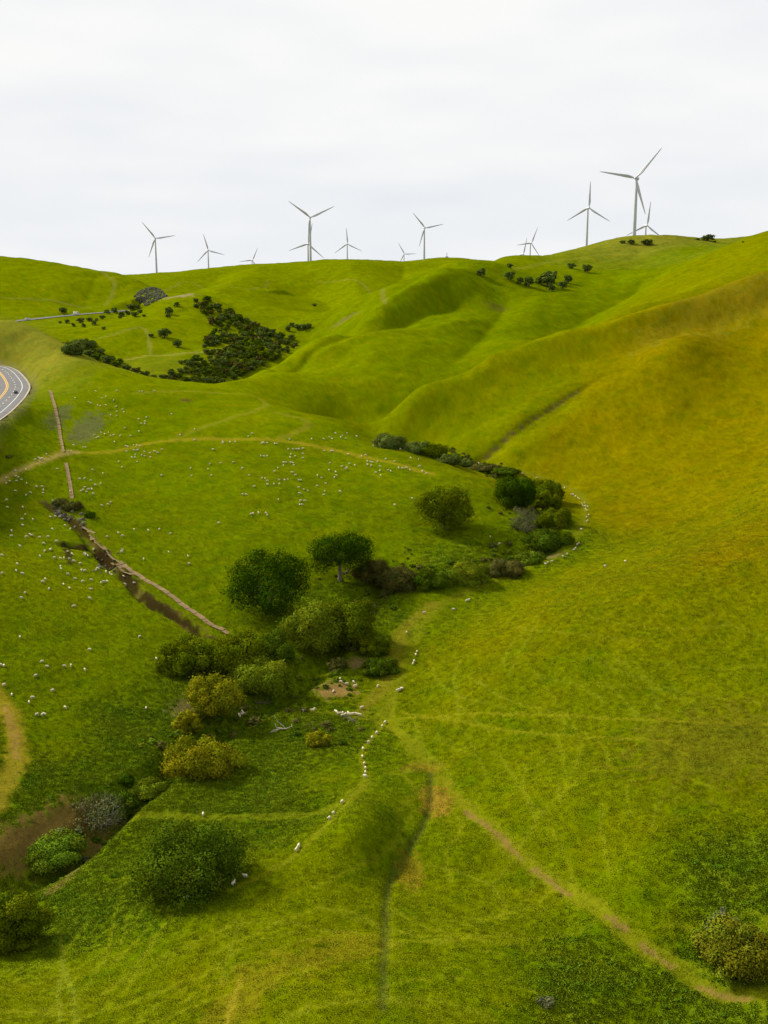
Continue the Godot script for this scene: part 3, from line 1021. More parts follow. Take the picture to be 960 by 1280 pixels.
func lay_slabs(o: Node3D, px: Array, length: float, width: float, loose: float, mat: Material):
	var meshes := []
	for k in 5:
		meshes.append(slab_mesh(length, width, 70 + k + int(width * 10)))
	var line := track(px, 0.12)
	var run := 0.0
	var last := line[0]
	var r := RandomNumberGenerator.new()
	r.seed = 61
	var k := 0
	for i in range(1, line.size()):
		run += line[i].distance_to(last)
		last = line[i]
		if run < length + 0.02:
			continue
		run = 0.0
		var t := float(i) / line.size()
		var a := line[maxi(i - 10, 0)]
		var b := line[mini(i + 10, line.size() - 1)]
		var pa := at(a.x, a.y)
		var pb := at(b.x, b.y)
		var s := part("slab", meshes[k % 5], mat, o)
		k += 1
		var dir := (pb - pa).normalized()
		s.position = at(line[i].x, line[i].y, 0.10) - o.position
		s.basis = Basis.looking_at(dir, Vector3.UP)
		var l := loose * pow(1.0 - t, 3.0)
		s.rotate_object_local(Vector3.UP, r.randf_range(-0.06, 0.06) + r.randf_range(-0.5, 0.5) * l)
		s.rotate_object_local(Vector3.FORWARD, r.randf_range(-0.05, 0.05) + r.randf_range(-0.5, 0.5) * l)
		s.position += Vector3(r.randf_range(-1, 1) * l, r.randf_range(0.0, 0.3) * l, r.randf_range(-1, 1) * l)

func build_drain():
	var mat := dyed(0.95, 0.1)
	mat.uv1_triplanar = true
	mat.uv1_scale = Vector3.ONE * 0.35
	mat.albedo_texture = sward_texture()
	var p := hit(90, 624)
	var o := thing("drain_channel", "straight narrow pale concrete drain running down from the highway to the stone heap", "drain", at(p.x, p.y))
	lay_slabs(o, [62, 488, 66, 500, 70, 515, 74, 535, 77, 555, 79, 566], 3.0, 1.35, 0.0, mat)
	lay_slabs(o, [82, 577, 85, 592, 88, 608, 90, 624], 3.0, 1.35, 0.0, mat)
	p = hit(160, 712)
	o = thing("drain_channel", "broken tan concrete drain of cracked slabs beside the eroded ditch", "drain", at(p.x, p.y))
	lay_slabs(o, [101, 655, 112, 667, 122, 679, 138, 694, 160, 711, 200, 736, 240, 764, 262, 780, 287, 793], 2.4, 1.6, 0.9, mat)
	lay_slabs(o, [140, 703, 152, 712, 166, 719], 2.2, 1.6, 0.7, mat)
# ---------------------------------------------------------------- trees and bushes

const LEAF := {
	"dark": Color(0.028, 0.056, 0.0030), "oak": Color(0.080, 0.110, 0.0190), "olive": Color(0.074, 0.098, 0.0035), "willow": Color(0.105, 0.135, 0.0070),
	"yellow": Color(0.160, 0.160, 0.0060), "moss": Color(0.112, 0.124, 0.0080), "brush": Color(0.052, 0.084, 0.0050), "grey": Color(0.090, 0.100, 0.0340), "scrub": Color(0.076, 0.076, 0.0160), "fresh": Color(0.084, 0.132, 0.0080),
}
var leaf_mat: StandardMaterial3D
var bark_mat: StandardMaterial3D

# px, foot py, width px, top py, leaf, crown starts at this share of the height, label
const NEAR_TREES := [
	["broadleaf_tree", 338, 778, 98, 678, "dark", 0.05, "large dark green tree with hanging foliage, tallest beside the creek", 0.46],
	["broadleaf_tree", 425, 736, 72, 668, "dark", 0.30, "dark green tree with pale bare limbs showing below its crown", 0.42],
	["willow_tree", 393, 826, 76, 752, "willow", 0.03, "soft grey green rounded willow in front of the bare-limbed tree", 0.40],
	["willow_tree", 440, 812, 70, 742, "olive", 0.05, "olive green tree crowding behind the soft grey green willow", 0.40],
	["shrub", 470, 822, 40, 790, "olive", 0.0, "small olive shrub at the path side of the willow pair", 0.34],
	["shrub", 474, 846, 44, 822, "brush", 0.0, "low spreading green shrub above the brown leaf litter", 0.34],
	["willow_tree", 236, 850, 70, 798, "olive", 0.04, "olive tree at the outer end of the creek clump, farthest from the path", 0.40],
	["willow_tree", 300, 850, 82, 793, "olive", 0.04, "broad olive tree in the middle of the creek clump below the drain", 0.40],
	["willow_tree", 342, 838, 50, 790, "brush", 0.04, "leafy green tree between the creek clump and the large dark tree", 0.38],
	["willow_tree", 326, 884, 76, 828, "willow", 0.04, "bright green rounded tree beside the yellow willow", 0.38],
	["willow_tree", 268, 918, 68, 845, "yellow", 0.06, "yellow green willow, the brightest tree by the creek", 0.38],
	["shrub", 236, 922, 36, 888, "yellow", 0.0, "small yellow shrub leaning against the yellow green willow", 0.34],
	["shrub", 254, 974, 86, 926, "yellow", 0.0, "low wide yellowish shrub below the yellow green willow", 0.36],
	["shrub", 182, 1003, 52, 976, "willow", 0.0, "low pale green creekside shrub beside the dark weed clump", 0.32],
	["shrub", 160, 988, 20, 968, "dark", 0.0, "tiny dark weed clump on the creek edge", 0.28],
	["shrub", 128, 1052, 66, 990, "grey", 0.0, "grey green shrub growing from the shaded creek cut", 0.32],
	["shrub", 150, 1028, 40, 992, "brush", 0.0, "narrow green shrub wedged in the creek cut", 0.32],
	["shrub", 72, 1099, 72, 1046, "fresh", 0.0, "bright leafy bush standing in the eroded creek bed", 0.32],
	["shrub", 20, 1192, 72, 1112, "olive", 0.0, "round olive willow bush at the mouth of the creek cut", 0.32],
	["shrub", 246, 1128, 128, 1026, "brush", 0.0, "big round green bush with sheep resting in its shade", 0.34],
	["oak_tree", 556, 670, 68, 598, "olive", 0.06, "lone round oak standing on the open knoll", 0.42],
	["oak_tree", 644, 637, 48, 593, "dark", 0.05, "dark oak at the knoll side of the upstream thicket", 0.42],
	["oak_tree", 682, 632, 46, 598, "olive", 0.05, "olive oak beside the sheep trail in the upstream thicket", 0.42],
	["oak_tree", 684, 640, 30, 612, "olive", 0.05, "small oak in front of the olive oak in the upstream thicket", 0.40],
	["shrub", 656, 668, 36, 628, "grey", 0.0, "leafless grey shrub in the middle of the upstream thicket", 0.34],
	["shrub", 694, 662, 40, 634, "olive", 0.0, "olive shrub on the trail side of the leafless grey shrub", 0.36],
	["shrub", 684, 692, 54, 660, "brush", 0.0, "wide green shrub at the foot of the upstream thicket", 0.36],
	["shrub", 706, 680, 22, 664, "olive", 0.0, "small shrub tight against the bend of the sheep trail", 0.34],
	["shrub", 664, 706, 34, 690, "fresh", 0.0, "low bright shrub between thicket foot and sheep trail", 0.34],
	["shrub", 632, 722, 46, 700, "scrub", 0.0, "brownish shrub on the creek bank below the thicket", 0.34],
	["shrub", 582, 731, 52, 703, "willow", 0.0, "grey green shrub row end on the creek bank below the lone oak", 0.34],
	["shrub", 610, 724, 34, 702, "willow", 0.0, "yellowish green shrub between two creek bank shrubs", 0.34],
	["shrub", 540, 738, 44, 710, "brush", 0.0, "green shrub on the creek bank nearer the bare-limbed tree", 0.34],
	["shrub", 500, 742, 50, 704, "scrub", 0.0, "dull brown green shrub tangled among creek undergrowth", 0.34],
	["shrub", 466, 738, 44, 696, "scrub", 0.0, "dull brown shrub close behind the bare-limbed tree", 0.34],
	["shrub", 455, 775, 40, 750, "scrub", 0.0, "low brown shrub between the willow pair and the creek", 0.34],
	["shrub", 918, 1230, 86, 1158, "moss", 0.0, "yellowish bush with grey stems beside the end of the dirt track", 0.32],
	["shrub", 900, 1182, 40, 1136, "grey", 0.0, "bare grey twiggy bush behind the yellowish trackside bush", 0.32],
	["shrub", 396, 934, 30, 914, "yellow", 0.0, "small yellowish shrub among the dead branches", 0.30],
	["shrub", 682, 1262, 22, 1246, "grey", 0.0, "little grey weed clump below the dirt track", 0.26],
	["shrub", 422, 838, 24, 820, "scrub", 0.0, "reddish dead shrub above the brown leaf litter", 0.30],
	["oak_tree", 487, 561, 42, 543, "oak", 0.0, "dark oak behind the knoll crest, farthest up the creek line", 0.5],
	["oak_tree", 520, 567, 34, 552, "oak", 0.0, "dark low oak second along the creek line behind the knoll", 0.5],
	["oak_tree", 540, 572, 40, 553, "olive", 0.0, "largest olive oak of the creek line behind the knoll", 0.5],
	["oak_tree", 560, 580, 30, 566, "oak", 0.0, "low dark bush after the largest olive oak of the creek line", 0.5],
	["shrub", 582, 584, 24, 574, "oak", 0.0, "small dark bush where the creek line meets the sheep trail", 0.5],
	["shrub", 608, 592, 36, 580, "scrub", 0.0, "brown green bush on the creek between trail and knoll", 0.45],
	["shrub", 630, 598, 34, 584, "brush", 0.0, "green bush on the creek next to the upstream thicket", 0.45],
	["oak_tree", 103, 437, 30, 424, "oak", 0.0, "upper of two round dark oaks at the meadow edge below the far highway", 0.9],
	["oak_tree", 92, 444, 28, 426, "oak", 0.0, "lower of two round dark oaks at the meadow edge below the far highway", 0.9],
	["shrub", 76, 634, 20, 622, "scrub", 0.0, "dark brush growing among the boulders at the end of the straight drain", 0.34],
	["shrub", 92, 640, 22, 626, "scrub", 0.0, "brown brush on the drain side of the boulder heap", 0.34],
	["shrub", 112, 648, 14, 638, "brush", 0.0, "green bush beside the boulder heap", 0.34],
	["shrub", 11, 573, 9, 568, "oak", 0.0, "tiny dark bush on the green slope below the highway bend", 0.4],
]

func leafy(h: Heap, lobes: Array, count: int, size: float, col: Color, droop: float, r: RandomNumberGenerator):
	var total := 0.0
	for l in lobes:
		total += l[1].x * l[1].y
	for l in lobes:
		var c0: Vector3 = l[0]
		var rad: Vector3 = l[1]
		var k := int(count * rad.x * rad.y / total)
		var lt := r.randf_range(0.72, 1.32)
		var lh := r.randf_range(-0.12, 0.12)
		for q in k:
			var dir := Vector3(r.randfn(), r.randfn() + 0.25, r.randfn()).normalized()
			var p := c0 + dir * rad * (r.randf_range(0.62, 1.06) if r.randf() < 0.86 else r.randf_range(1.0, 1.42))
			if p.y < 0.02:
				p.y = r.randf_range(0.02, 0.25)
			var hidden := false
			for l2 in lobes:
				var e: Vector3 = (p - l2[0]) / l2[1]
				if e.length_squared() < 0.30:
					hidden = true
					break
			if hidden:
				continue
			var nn := (dir + Vector3(r.randfn(), r.randfn(), r.randfn()) * 0.42 + Vector3(0, 0.25, 0)).normalized()
			var tip := Vector3(r.randfn(), r.randfn() - droop * 1.6, r.randfn())
			tip = (tip - nn * tip.dot(nn)).normalized()
			var side := nn.cross(tip)
			var s := size * r.randf_range(0.6, 1.35)
			var sm := (dir * 0.5 + nn * 0.75 + Vector3(0, 0.15, 0)).normalized()
			var f := lt * r.randf_range(0.72, 1.3)
			var hue := lh + r.randf_range(-0.10, 0.10)
			var cc := Color(col.r * f * (1.0 + hue), col.g * f, col.b * f)
			var o := h.v.size()
			h.v.append(p - tip * s * 0.55)
			h.v.append(p + side * s * 0.36 - nn * s * 0.1)
			h.v.append(p + tip * s * 0.6 - nn * s * 0.16)
			h.v.append(p - side * s * 0.36 - nn * s * 0.1)
			for e in 4:
				h.n.append(sm)
				h.c.append(cc)
			for e in [0, 1, 2, 0, 2, 3]:
				h.i.append(o + e)

func crown_lobes(w: float, top: float, low: float, r: RandomNumberGenerator, many: int, flat := 1.0) -> Array:
	var lobes := []
	var mid := lerpf(low, top, 0.46)
	var half := (top - low) * 0.5
	lobes.append([Vector3(0, mid, 0), Vector3(w * 0.30, half * 0.62, w * 0.30)])
	for k in many:
		var g := (k + 0.5) / many
		var a := k * 2.39996 + r.randf_range(-0.4, 0.4)
		var up := lerpf(-0.75, 0.92, pow(g, 0.85)) + r.randf_range(-0.1, 0.1)
		var ring := sqrt(maxf(0.02, 1.0 - up * up))
		var reach := r.randf_range(0.48, 0.88)
		var s := r.randf_range(0.15, 0.32)
		var p := Vector3(cos(a) * ring * w * 0.5 * reach, mid + up * half * reach * 0.98, sin(a) * ring * w * 0.5 * reach)
		var rx := w * 0.5 * s * 1.25
		lobes.append([p, Vector3(rx, minf(rx, half * 0.6) * r.randf_range(0.75, 1.0) * flat, rx)])
	return lobes

func wood(h: Heap, lobes: Array, w: float, top: float, low: float, r: RandomNumberGenerator, col: Color, stems: int):
	var fat := clampf(w * 0.028, 0.05, 0.55)
	if stems == 1:
		var fork := Vector3(r.randf_range(-0.04, 0.04) * w, lerpf(low, top, 0.3) * 0.9, r.randf_range(-0.04, 0.04) * w)
		h.tube([Vector3(0, -0.6, 0), Vector3(0, 0.15 * fork.y, 0) + fork * 0.1, fork * 0.6, fork], [fat * 1.5, fat * 1.12, fat, fat * 0.85], col, 7)
		for k in mini(lobes.size(), 10):
			var e: Vector3 = lobes[k][0]
			var m := fork.lerp(e, 0.5) + Vector3(r.randf_range(-0.05, 0.05) * w, 0.03 * top, r.randf_range(-0.05, 0.05) * w)
			h.tube([fork * 0.93, m, e], [fat * 0.6, fat * 0.38, fat * 0.12], col, 5)
	else:
		for k in stems:
			var e: Vector3 = lobes[k % lobes.size()][0]
			var b := Vector3(e.x * 0.18, -0.3, e.z * 0.18)
			var m := b.lerp(e, 0.5) + Vector3(0, 0.1 * top, 0)
			h.tube([b, m, e], [fat * 0.55, fat * 0.4, fat * 0.15], col, 5)

func grow(called: String, label: String, category: String, pos: Vector3, w: float, top: float, leaf: String, low_share: float, size: float, seed_: int, group := "") -> Node3D:
	var r := RandomNumberGenerator.new()
	r.seed = seed_
	var o := thing(called, label, category, pos, 0.0, group)
	var low := top * low_share
	var bush := low_share <= 0.0
	if bush:
		low = -0.25 * top
	elif low_share < 0.1:
		low = -0.06 * top
	var many := clampi(int(11 + w * 1.5), 11, 44)
	var lobes := crown_lobes(w, top * 0.97, low, r, many, 0.9 if bush else 1.0)
	var wd := Heap.new()
	var grey := leaf == "grey"
	var bark := Color(0.20, 0.18, 0.15) if grey else (Color(0.19, 0.165, 0.13) if low_share > 0.25 else Color(0.13, 0.10, 0.075))
	wood(wd, lobes, w, top, maxf(low, 0.0), r, bark, (14 if grey else 6) if bush else 1)
	if grey:       # mostly twigs
		for k in 90:
			var l: Array = lobes[r.randi() % lobes.size()]
			var p: Vector3 = l[0] * 0.8
			var q: Vector3 = l[0] + Vector3(r.randfn(), absf(r.randfn()) + 0.3, r.randfn()).normalized() * l[1] * 1.15
			wd.tube([p, p.lerp(q, 0.6) + Vector3(0, 0.05, 0), q], [0.035, 0.025, 0.012], bark * r.randf_range(0.8, 1.4), 4)
	part("stem" if bush else "trunk", wd.mesh(), bark_mat, o)
	var cr := Heap.new()
	var area := w * w * 1.2 + w * top * 2.2
	var count := int(clampf(area * (0.9 if grey else 7.5) / (size * size), 500, 30000))
	leafy(cr, lobes, count, size, LEAF[leaf], 0.5 if leaf in ["dark", "willow", "yellow"] else 0.1, r)
	part("foliage" if bush else "crown", cr.mesh(), leaf_mat, o)
	return o

func build_trees():
	leaf_mat = dyed(1.0, 0.0)
	leaf_mat.backlight_enabled = true
	leaf_mat.backlight = Color(0.25, 0.25, 0.25)
	leaf_mat.cull_mode = BaseMaterial3D.CULL_DISABLED
	bark_mat = dyed(0.95, 0.1)
	var n := 0
	for t in NEAR_TREES:
		n += 1
		var p := hit(t[1], t[2])
		var far := sqrt(p.y * p.y + p.x * p.x + 7000.0)
		var w: float = t[3] * 1.1 * far / FOCAL
		# the pixel is the near rim of the foliage; the stem stands behind it
		var back := 0.33 * w / p.y
		p *= 1.0 + back
		var top: float = EYE + ray(t[1], t[4]).y * p.y - height(p.x, p.y)
		top = clampf(top * 1.02, 0.6, 40.0)
		var c := "shrub" if t[0] == "shrub" else "tree"
		grow(t[0], t[7], c, at(p.x, p.y, -0.1), w, top, t[5], t[6], t[8], 900 + n)
	hill_oaks()
	undergrowth()
	weeds()
	dead_wood()

# evergreen oaks on the far slopes: px, py of the foot, width px
const RIDGE_OAKS: Array[float] = [601, 345, 13, 637, 350, 14, 650, 355, 10, 661, 358, 14, 674, 355, 12, 684, 358, 20, 690, 364, 10, 687, 352, 18, 704, 361, 12, 710, 354, 12, 714, 336, 11, 734, 341, 12, 637, 335, 8]
const CREST_OAKS: Array[float] = [778, 304, 8, 789, 305, 11, 808, 306, 17]
const SKY_OAKS: Array[float] = [872, 300, 6, 884, 301, 18, 893, 303, 6, 929, 303, 5]
const SLOPE_OAKS: Array[float] = [206, 422, 19, 222, 434, 13, 212, 393, 12, 210, 397, 8, 221, 383, 8, 189, 421, 7, 130, 412, 6, 84, 404, 7, 75, 404, 5, 92, 408, 6, 101, 404, 10, 112, 402, 9, 118, 406, 8, 105, 409, 6, 128, 399, 8, 121, 401, 5, 79, 392, 11, 152, 396, 10, 160, 394, 9, 168, 396, 9, 175, 392, 8, 164, 388, 12, 150, 398, 6, 172, 386, 8, 180, 396, 5, 134, 392, 8, 143, 391, 9, 393, 383, 6, 360, 414, 9, 372, 412, 10, 380, 412, 12, 386, 410, 8, 365, 408, 8]
const THICKET: Array[float] = [245, 372, 270, 380, 300, 396, 325, 412, 345, 418, 368, 425, 375, 433, 345, 450, 305, 470, 262, 486, 238, 484, 222, 480, 200, 474, 225, 455, 245, 452, 262, 446, 250, 435, 262, 424, 268, 410, 258, 396, 242, 384]
const EDGE_BRUSH: Array[float] = [112, 446, 16, 122, 450, 14, 134, 454, 16, 146, 459, 14, 158, 464, 14, 170, 468, 13, 182, 471, 12, 116, 440, 10, 126, 443, 12, 140, 450, 10, 192, 474, 10, 150, 454, 10, 205, 474, 12, 216, 478, 12]

func far_tree(kinds: Array, px: float, py: float, w_px: float, called: String, label: String, group: String, r: RandomNumberGenerator, tall := 0.85, beyond := 90.0):
	var p := hit(px, py, beyond)
	var src: Array = kinds[r.randi() % kinds.size()]
	var o := thing(called, label % src[2] if "%s" in label else label, "tree" if called == "oak_tree" else "shrub", at(p.x, p.y, -0.2), r.randf() * TAU, group)
	var s := w_px * p.y / FOCAL
	o.scale = Vector3(s, s * tall * r.randf_range(0.85, 1.1), s)
	part("trunk" if called == "oak_tree" else "stem", src[0], bark_mat, o)
	part("crown" if called == "oak_tree" else "foliage", src[1], leaf_mat, o)

func kinds_of(leaf: String, n: int, count: int, seed_: int) -> Array:
	var out := []
	for k in n:
		var r := RandomNumberGenerator.new()
		r.seed = seed_ + k
		var lobes := crown_lobes(1.0, 0.98, -0.02, r, 13)
		var wd := Heap.new()
		wood(wd, lobes, 1.0, 1.0, 0.05, r, Color(0.12, 0.10, 0.08), 1)
		var cr := Heap.new()
		leafy(cr, lobes, count, 0.11, LEAF[leaf], 0.1, r)
		out.append([wd.mesh(), cr.mesh(), {"oak": "dark green", "brush": "mid green", "scrub": "dull brownish", "olive": "olive"}[leaf]])
	return out

func hill_oaks():
	var r := RandomNumberGenerator.new()
	r.seed = 77
	var oaks := kinds_of("oak", 4, 900, 300)
	var greens := kinds_of("brush", 3, 900, 320) + kinds_of("scrub", 1, 900, 340) + kinds_of("olive", 1, 900, 350)
	for i in range(0, RIDGE_OAKS.size(), 3):
		far_tree(oaks, RIDGE_OAKS[i], RIDGE_OAKS[i + 1], RIDGE_OAKS[i + 2], "oak_tree", "dark round oak in the scattered grove high on the green hillside", "oaks on the green hillside", r, 0.95)
	for i in range(0, CREST_OAKS.size(), 3):
		far_tree(oaks, CREST_OAKS[i], CREST_OAKS[i + 1], CREST_OAKS[i + 2], "oak_tree", "low dark oak on the bare hilltop below the largest turbine", "oaks below the largest turbine", r, 0.5)
	for i in range(0, SKY_OAKS.size(), 3):
		far_tree(oaks, SKY_OAKS[i], SKY_OAKS[i + 1], SKY_OAKS[i + 2], "oak_tree", "flat-topped oak standing against the sky on the saddle", "oaks on the saddle skyline", r, 0.45)
	for i in range(0, SLOPE_OAKS.size(), 3):
		far_tree(oaks, SLOPE_OAKS[i], SLOPE_OAKS[i + 1], SLOPE_OAKS[i + 2], "oak_tree", "small dark oak standing apart on the grass around the wooded spur", "single oaks around the wooded spur", r, 0.85)
	for i in range(0, EDGE_BRUSH.size(), 3):
		far_tree(oaks if i % 2 == 0 else greens, EDGE_BRUSH[i], EDGE_BRUSH[i + 1], EDGE_BRUSH[i + 2], "shrub", "%s bush in the hedge-like row along the meadow edge above the valley", "bushes along the meadow edge", r, 0.75, 690.0)
	# the wooded spur: oaks stand crown to crown
	var poly := PackedVector2Array()
	for i in range(0, THICKET.size(), 2):
		poly.append(Vector2(THICKET[i], THICKET[i + 1]))
	var put := 0
	var tries := 0
	var spots := PackedVector2Array()
	while put < 270 and tries < 9000:
		tries += 1
		var q := Vector2(r.randf_range(195, 380), r.randf_range(370, 487))
		if not Geometry2D.is_point_in_polygon(q, poly):
			continue
		if absf(q.y - 440.0 + (q.x - 240.0) * 0.12) < 2.5 and q.x < 292.0:
			continue
		var tight := false
		for s in spots:
			if Vector2((s.x - q.x) * 0.8, (s.y - q.y) * 1.5).length() < 3.7:
				tight = true
				break
		if tight:
			continue
		spots.append(q)
		put += 1
		far_tree(greens if r.randf() < 0.55 else oaks, q.x, q.y, 7.0 + 10.0 * r.randf() * r.randf(), "oak_tree", "%s oak crowded among others on the wooded spur below the rock face", "oaks of the wooded spur", r, 0.8, 690.0 + maxf(0.0, q.x - 262.0) * 0.85)

func undergrowth():
	# knee to head high growth in the creek that nobody could count
	var r := RandomNumberGenerator.new()
	r.seed = 91
	var h := Heap.new()
	var lobes := crown_lobes(1.0, 0.8, -0.2, r, 9, 0.9)
	leafy(h, lobes, 420, 0.16, Color(1, 1, 1), 0.2, r)
	var mm := MultiMesh.new()
	mm.transform_format = MultiMesh.TRANSFORM_3D
	mm.use_colors = true
	mm.mesh = h.mesh()
	var spots := []
	var line := track(CREEK)
	for i in line.size():
		var t := float(i) / line.size()
		if t > 0.86:
			continue
		for k in (3 if t < 0.52 else 2):
			var off := r.randfn() * (4.2 if t < 0.55 else 5.0)
			if r.randf() < (0.15 if t < 0.5 else 0.45):
				continue
			spots.append([line[i] + Vector2(off, r.randfn() * 3.0), r.randf_range(1.4, 3.6), ["brush", "olive", "scrub", "scrub", "willow", "fresh"][r.randi() % 6]])
	for b in [[480, 720, 16, 9, 55, "scrub"], [520, 735, 14, 5, 30, "brush"], [420, 790, 9, 8, 25, "scrub"], [430, 850, 9, 6, 22, "brush"], [660, 650, 10, 16, 40, "scrub"], [320, 900, 10, 6, 18, "scrub"], [385, 910, 12, 5, 30, "scrub"], [90, 1040, 5, 6, 14, "grey"]]:
		var o := hit(b[0], b[1])
		for k in b[4]:
			spots.append([o + Vector2(r.randfn() * b[2] * 0.5, r.randfn() * b[3] * 0.6), r.randf_range(0.9, 2.6), b[5] if r.randf() < 0.6 else "brush"])
	mm.instance_count = spots.size()
	for i in spots.size():
		var q: Vector2 = spots[i][0]
		var s: float = spots[i][1]
		mm.set_instance_transform(i, Transform3D(Basis(Vector3.UP, r.randf() * TAU).scaled(Vector3(s, s * r.randf_range(0.5, 0.85), s)), at(q.x, q.y, -0.1)))
		mm.set_instance_color(i, LEAF[spots[i][2]] * r.randf_range(1.0, 1.5))
	var o := MultiMeshInstance3D.new()
	o.name = "undergrowth"
	o.multimesh = mm
	o.material_override = leaf_mat
	o.set_meta("kind", "stuff")
	tag(o, "tangled green and brown undergrowth filling the creek between the trees", "undergrowth")
	add_child(o)

func weeds():
	# broad-leaved weeds that stand in clumps through the rank grass
	var r := RandomNumberGenerator.new()
	r.seed = 93
	var h := Heap.new()
	var lobes := crown_lobes(1.0, 0.55, -0.2, r, 7, 0.9)
	leafy(h, lobes, 150, 0.26, Color(1, 1, 1), 0.3, r)
	var mm := MultiMesh.new()
	mm.transform_format = MultiMesh.TRANSFORM_3D
	mm.use_colors = true
	mm.mesh = h.mesh()
	var clump := noise(94, 1.0 / 9.0, 3)
	var spots := []
	var tries := 0
	while spots.size() < 1500 and tries < 60000:
		tries += 1
		var d := sqrt(r.randf_range(100.0 * 100.0, 360.0 * 360.0))
		var x := r.randf_range(-0.38, 0.38) * d
		var id := cell(x, d)
		var dense := clampf((cover[id] - 1.15) * 1.4, 0.0, 1.0) + maxf(0.0, clump.get_noise_2d(x, d) - 0.25) * 0.9
		if r.randf() > dense:
			continue
		spots.append([x, d, r.randf_range(0.35, 1.0) * (0.7 + 0.5 * dense), id])
	mm.instance_count = spots.size()
	for i in spots.size():
		var s: float = spots[i][2]
		mm.set_instance_transform(i, Transform3D(Basis(Vector3.UP, r.randf() * TAU).scaled(Vector3(s, s * r.randf_range(0.6, 1.0), s)), at(spots[i][0], spots[i][1], -0.05)))
		var c := tint[spots[i][3]] * r.randf_range(1.05, 1.35)
		mm.set_instance_color(i, Color(c.r * 0.85, c.g, c.b + 0.003))
	var o := MultiMeshInstance3D.new()
	o.name = "weeds"
	o.multimesh = mm
	o.material_override = leaf_mat
	o.set_meta("kind", "stuff")
	tag(o, "leafy green weeds standing in clumps through the rank grass", "weeds")
	add_child(o)

func dead_wood():
	var data := [
		[357, 912, 7.0, "pale bleached dead branch lying forked in the creek hollow", 1],
		[440, 900, 6.5, "dark arched dead branch beside the crossing sheep path", 2],
		[330, 880, 5.0, "grey fallen limb at the foot of the bright green tree", 3],
		[432, 716, 6.0, "bare grey limb hanging under the bare-limbed tree", 4],
		[300, 893, 4.5, "weathered fallen log close to the yellow green willow", 5],
	]
	for t in data:
		var r := RandomNumberGenerator.new()
		r.seed = 400 + t[4]
		var p := hit(t[0], t[1])
		var h := Heap.new()
		var pale := Color(0.33, 0.29, 0.23) if t[4] in [1, 5] else Color(0.13, 0.115, 0.09)
		for k in 6:
			var a := r.randf_range(0.0, TAU)
			var pts := []
			var rad := []
			var q := Vector3(0, 0.15, 0)
			var dir := Vector3(cos(a), r.randf_range(0.1, 0.6), sin(a))
			for s in 6:
				pts.append(q)
				rad.append(lerpf(0.11, 0.025, s / 5.0))
				q += dir * t[2] * 0.13
				dir = (dir + Vector3(r.randfn(), r.randfn() - 0.5, r.randfn()) * 0.35).normalized()
				q.y = maxf(q.y, 0.1)
			h.tube(pts, rad, pale, 5)
		var o := solid("dead_branch", h.mesh(), bark_mat)
		o.position = at(p.x, p.y)
		tag(o, t[3], "branch")
# ---------------------------------------------------------------- stones

func stone_mesh(seed_: int, col: Color) -> Mesh:
	var nz := noise(seed_, 0.9, 3)
	var h := Heap.new()
	var rs := []
	for k in 7:
		var a := PI * k / 6.0
		var ring := []
		for q in 9:
			var b := TAU * q / 9.0
			var d := Vector3(sin(a) * cos(b), cos(a), sin(a) * sin(b))
			var f := 0.5 * (1.0 + nz.get_noise_3dv(d * 1.3 + Vector3(seed_, 0, 0)) * 0.75)
			ring.append(d * f * Vector3(1.0, 0.72, 0.86))
		rs.append(ring)
	for k in 6:
		for q in 9:
			var e := (q + 1) % 9
			h.quad(rs[k][q], rs[k][e], rs[k + 1][e], rs[k + 1][q], col)
	return h.mesh()

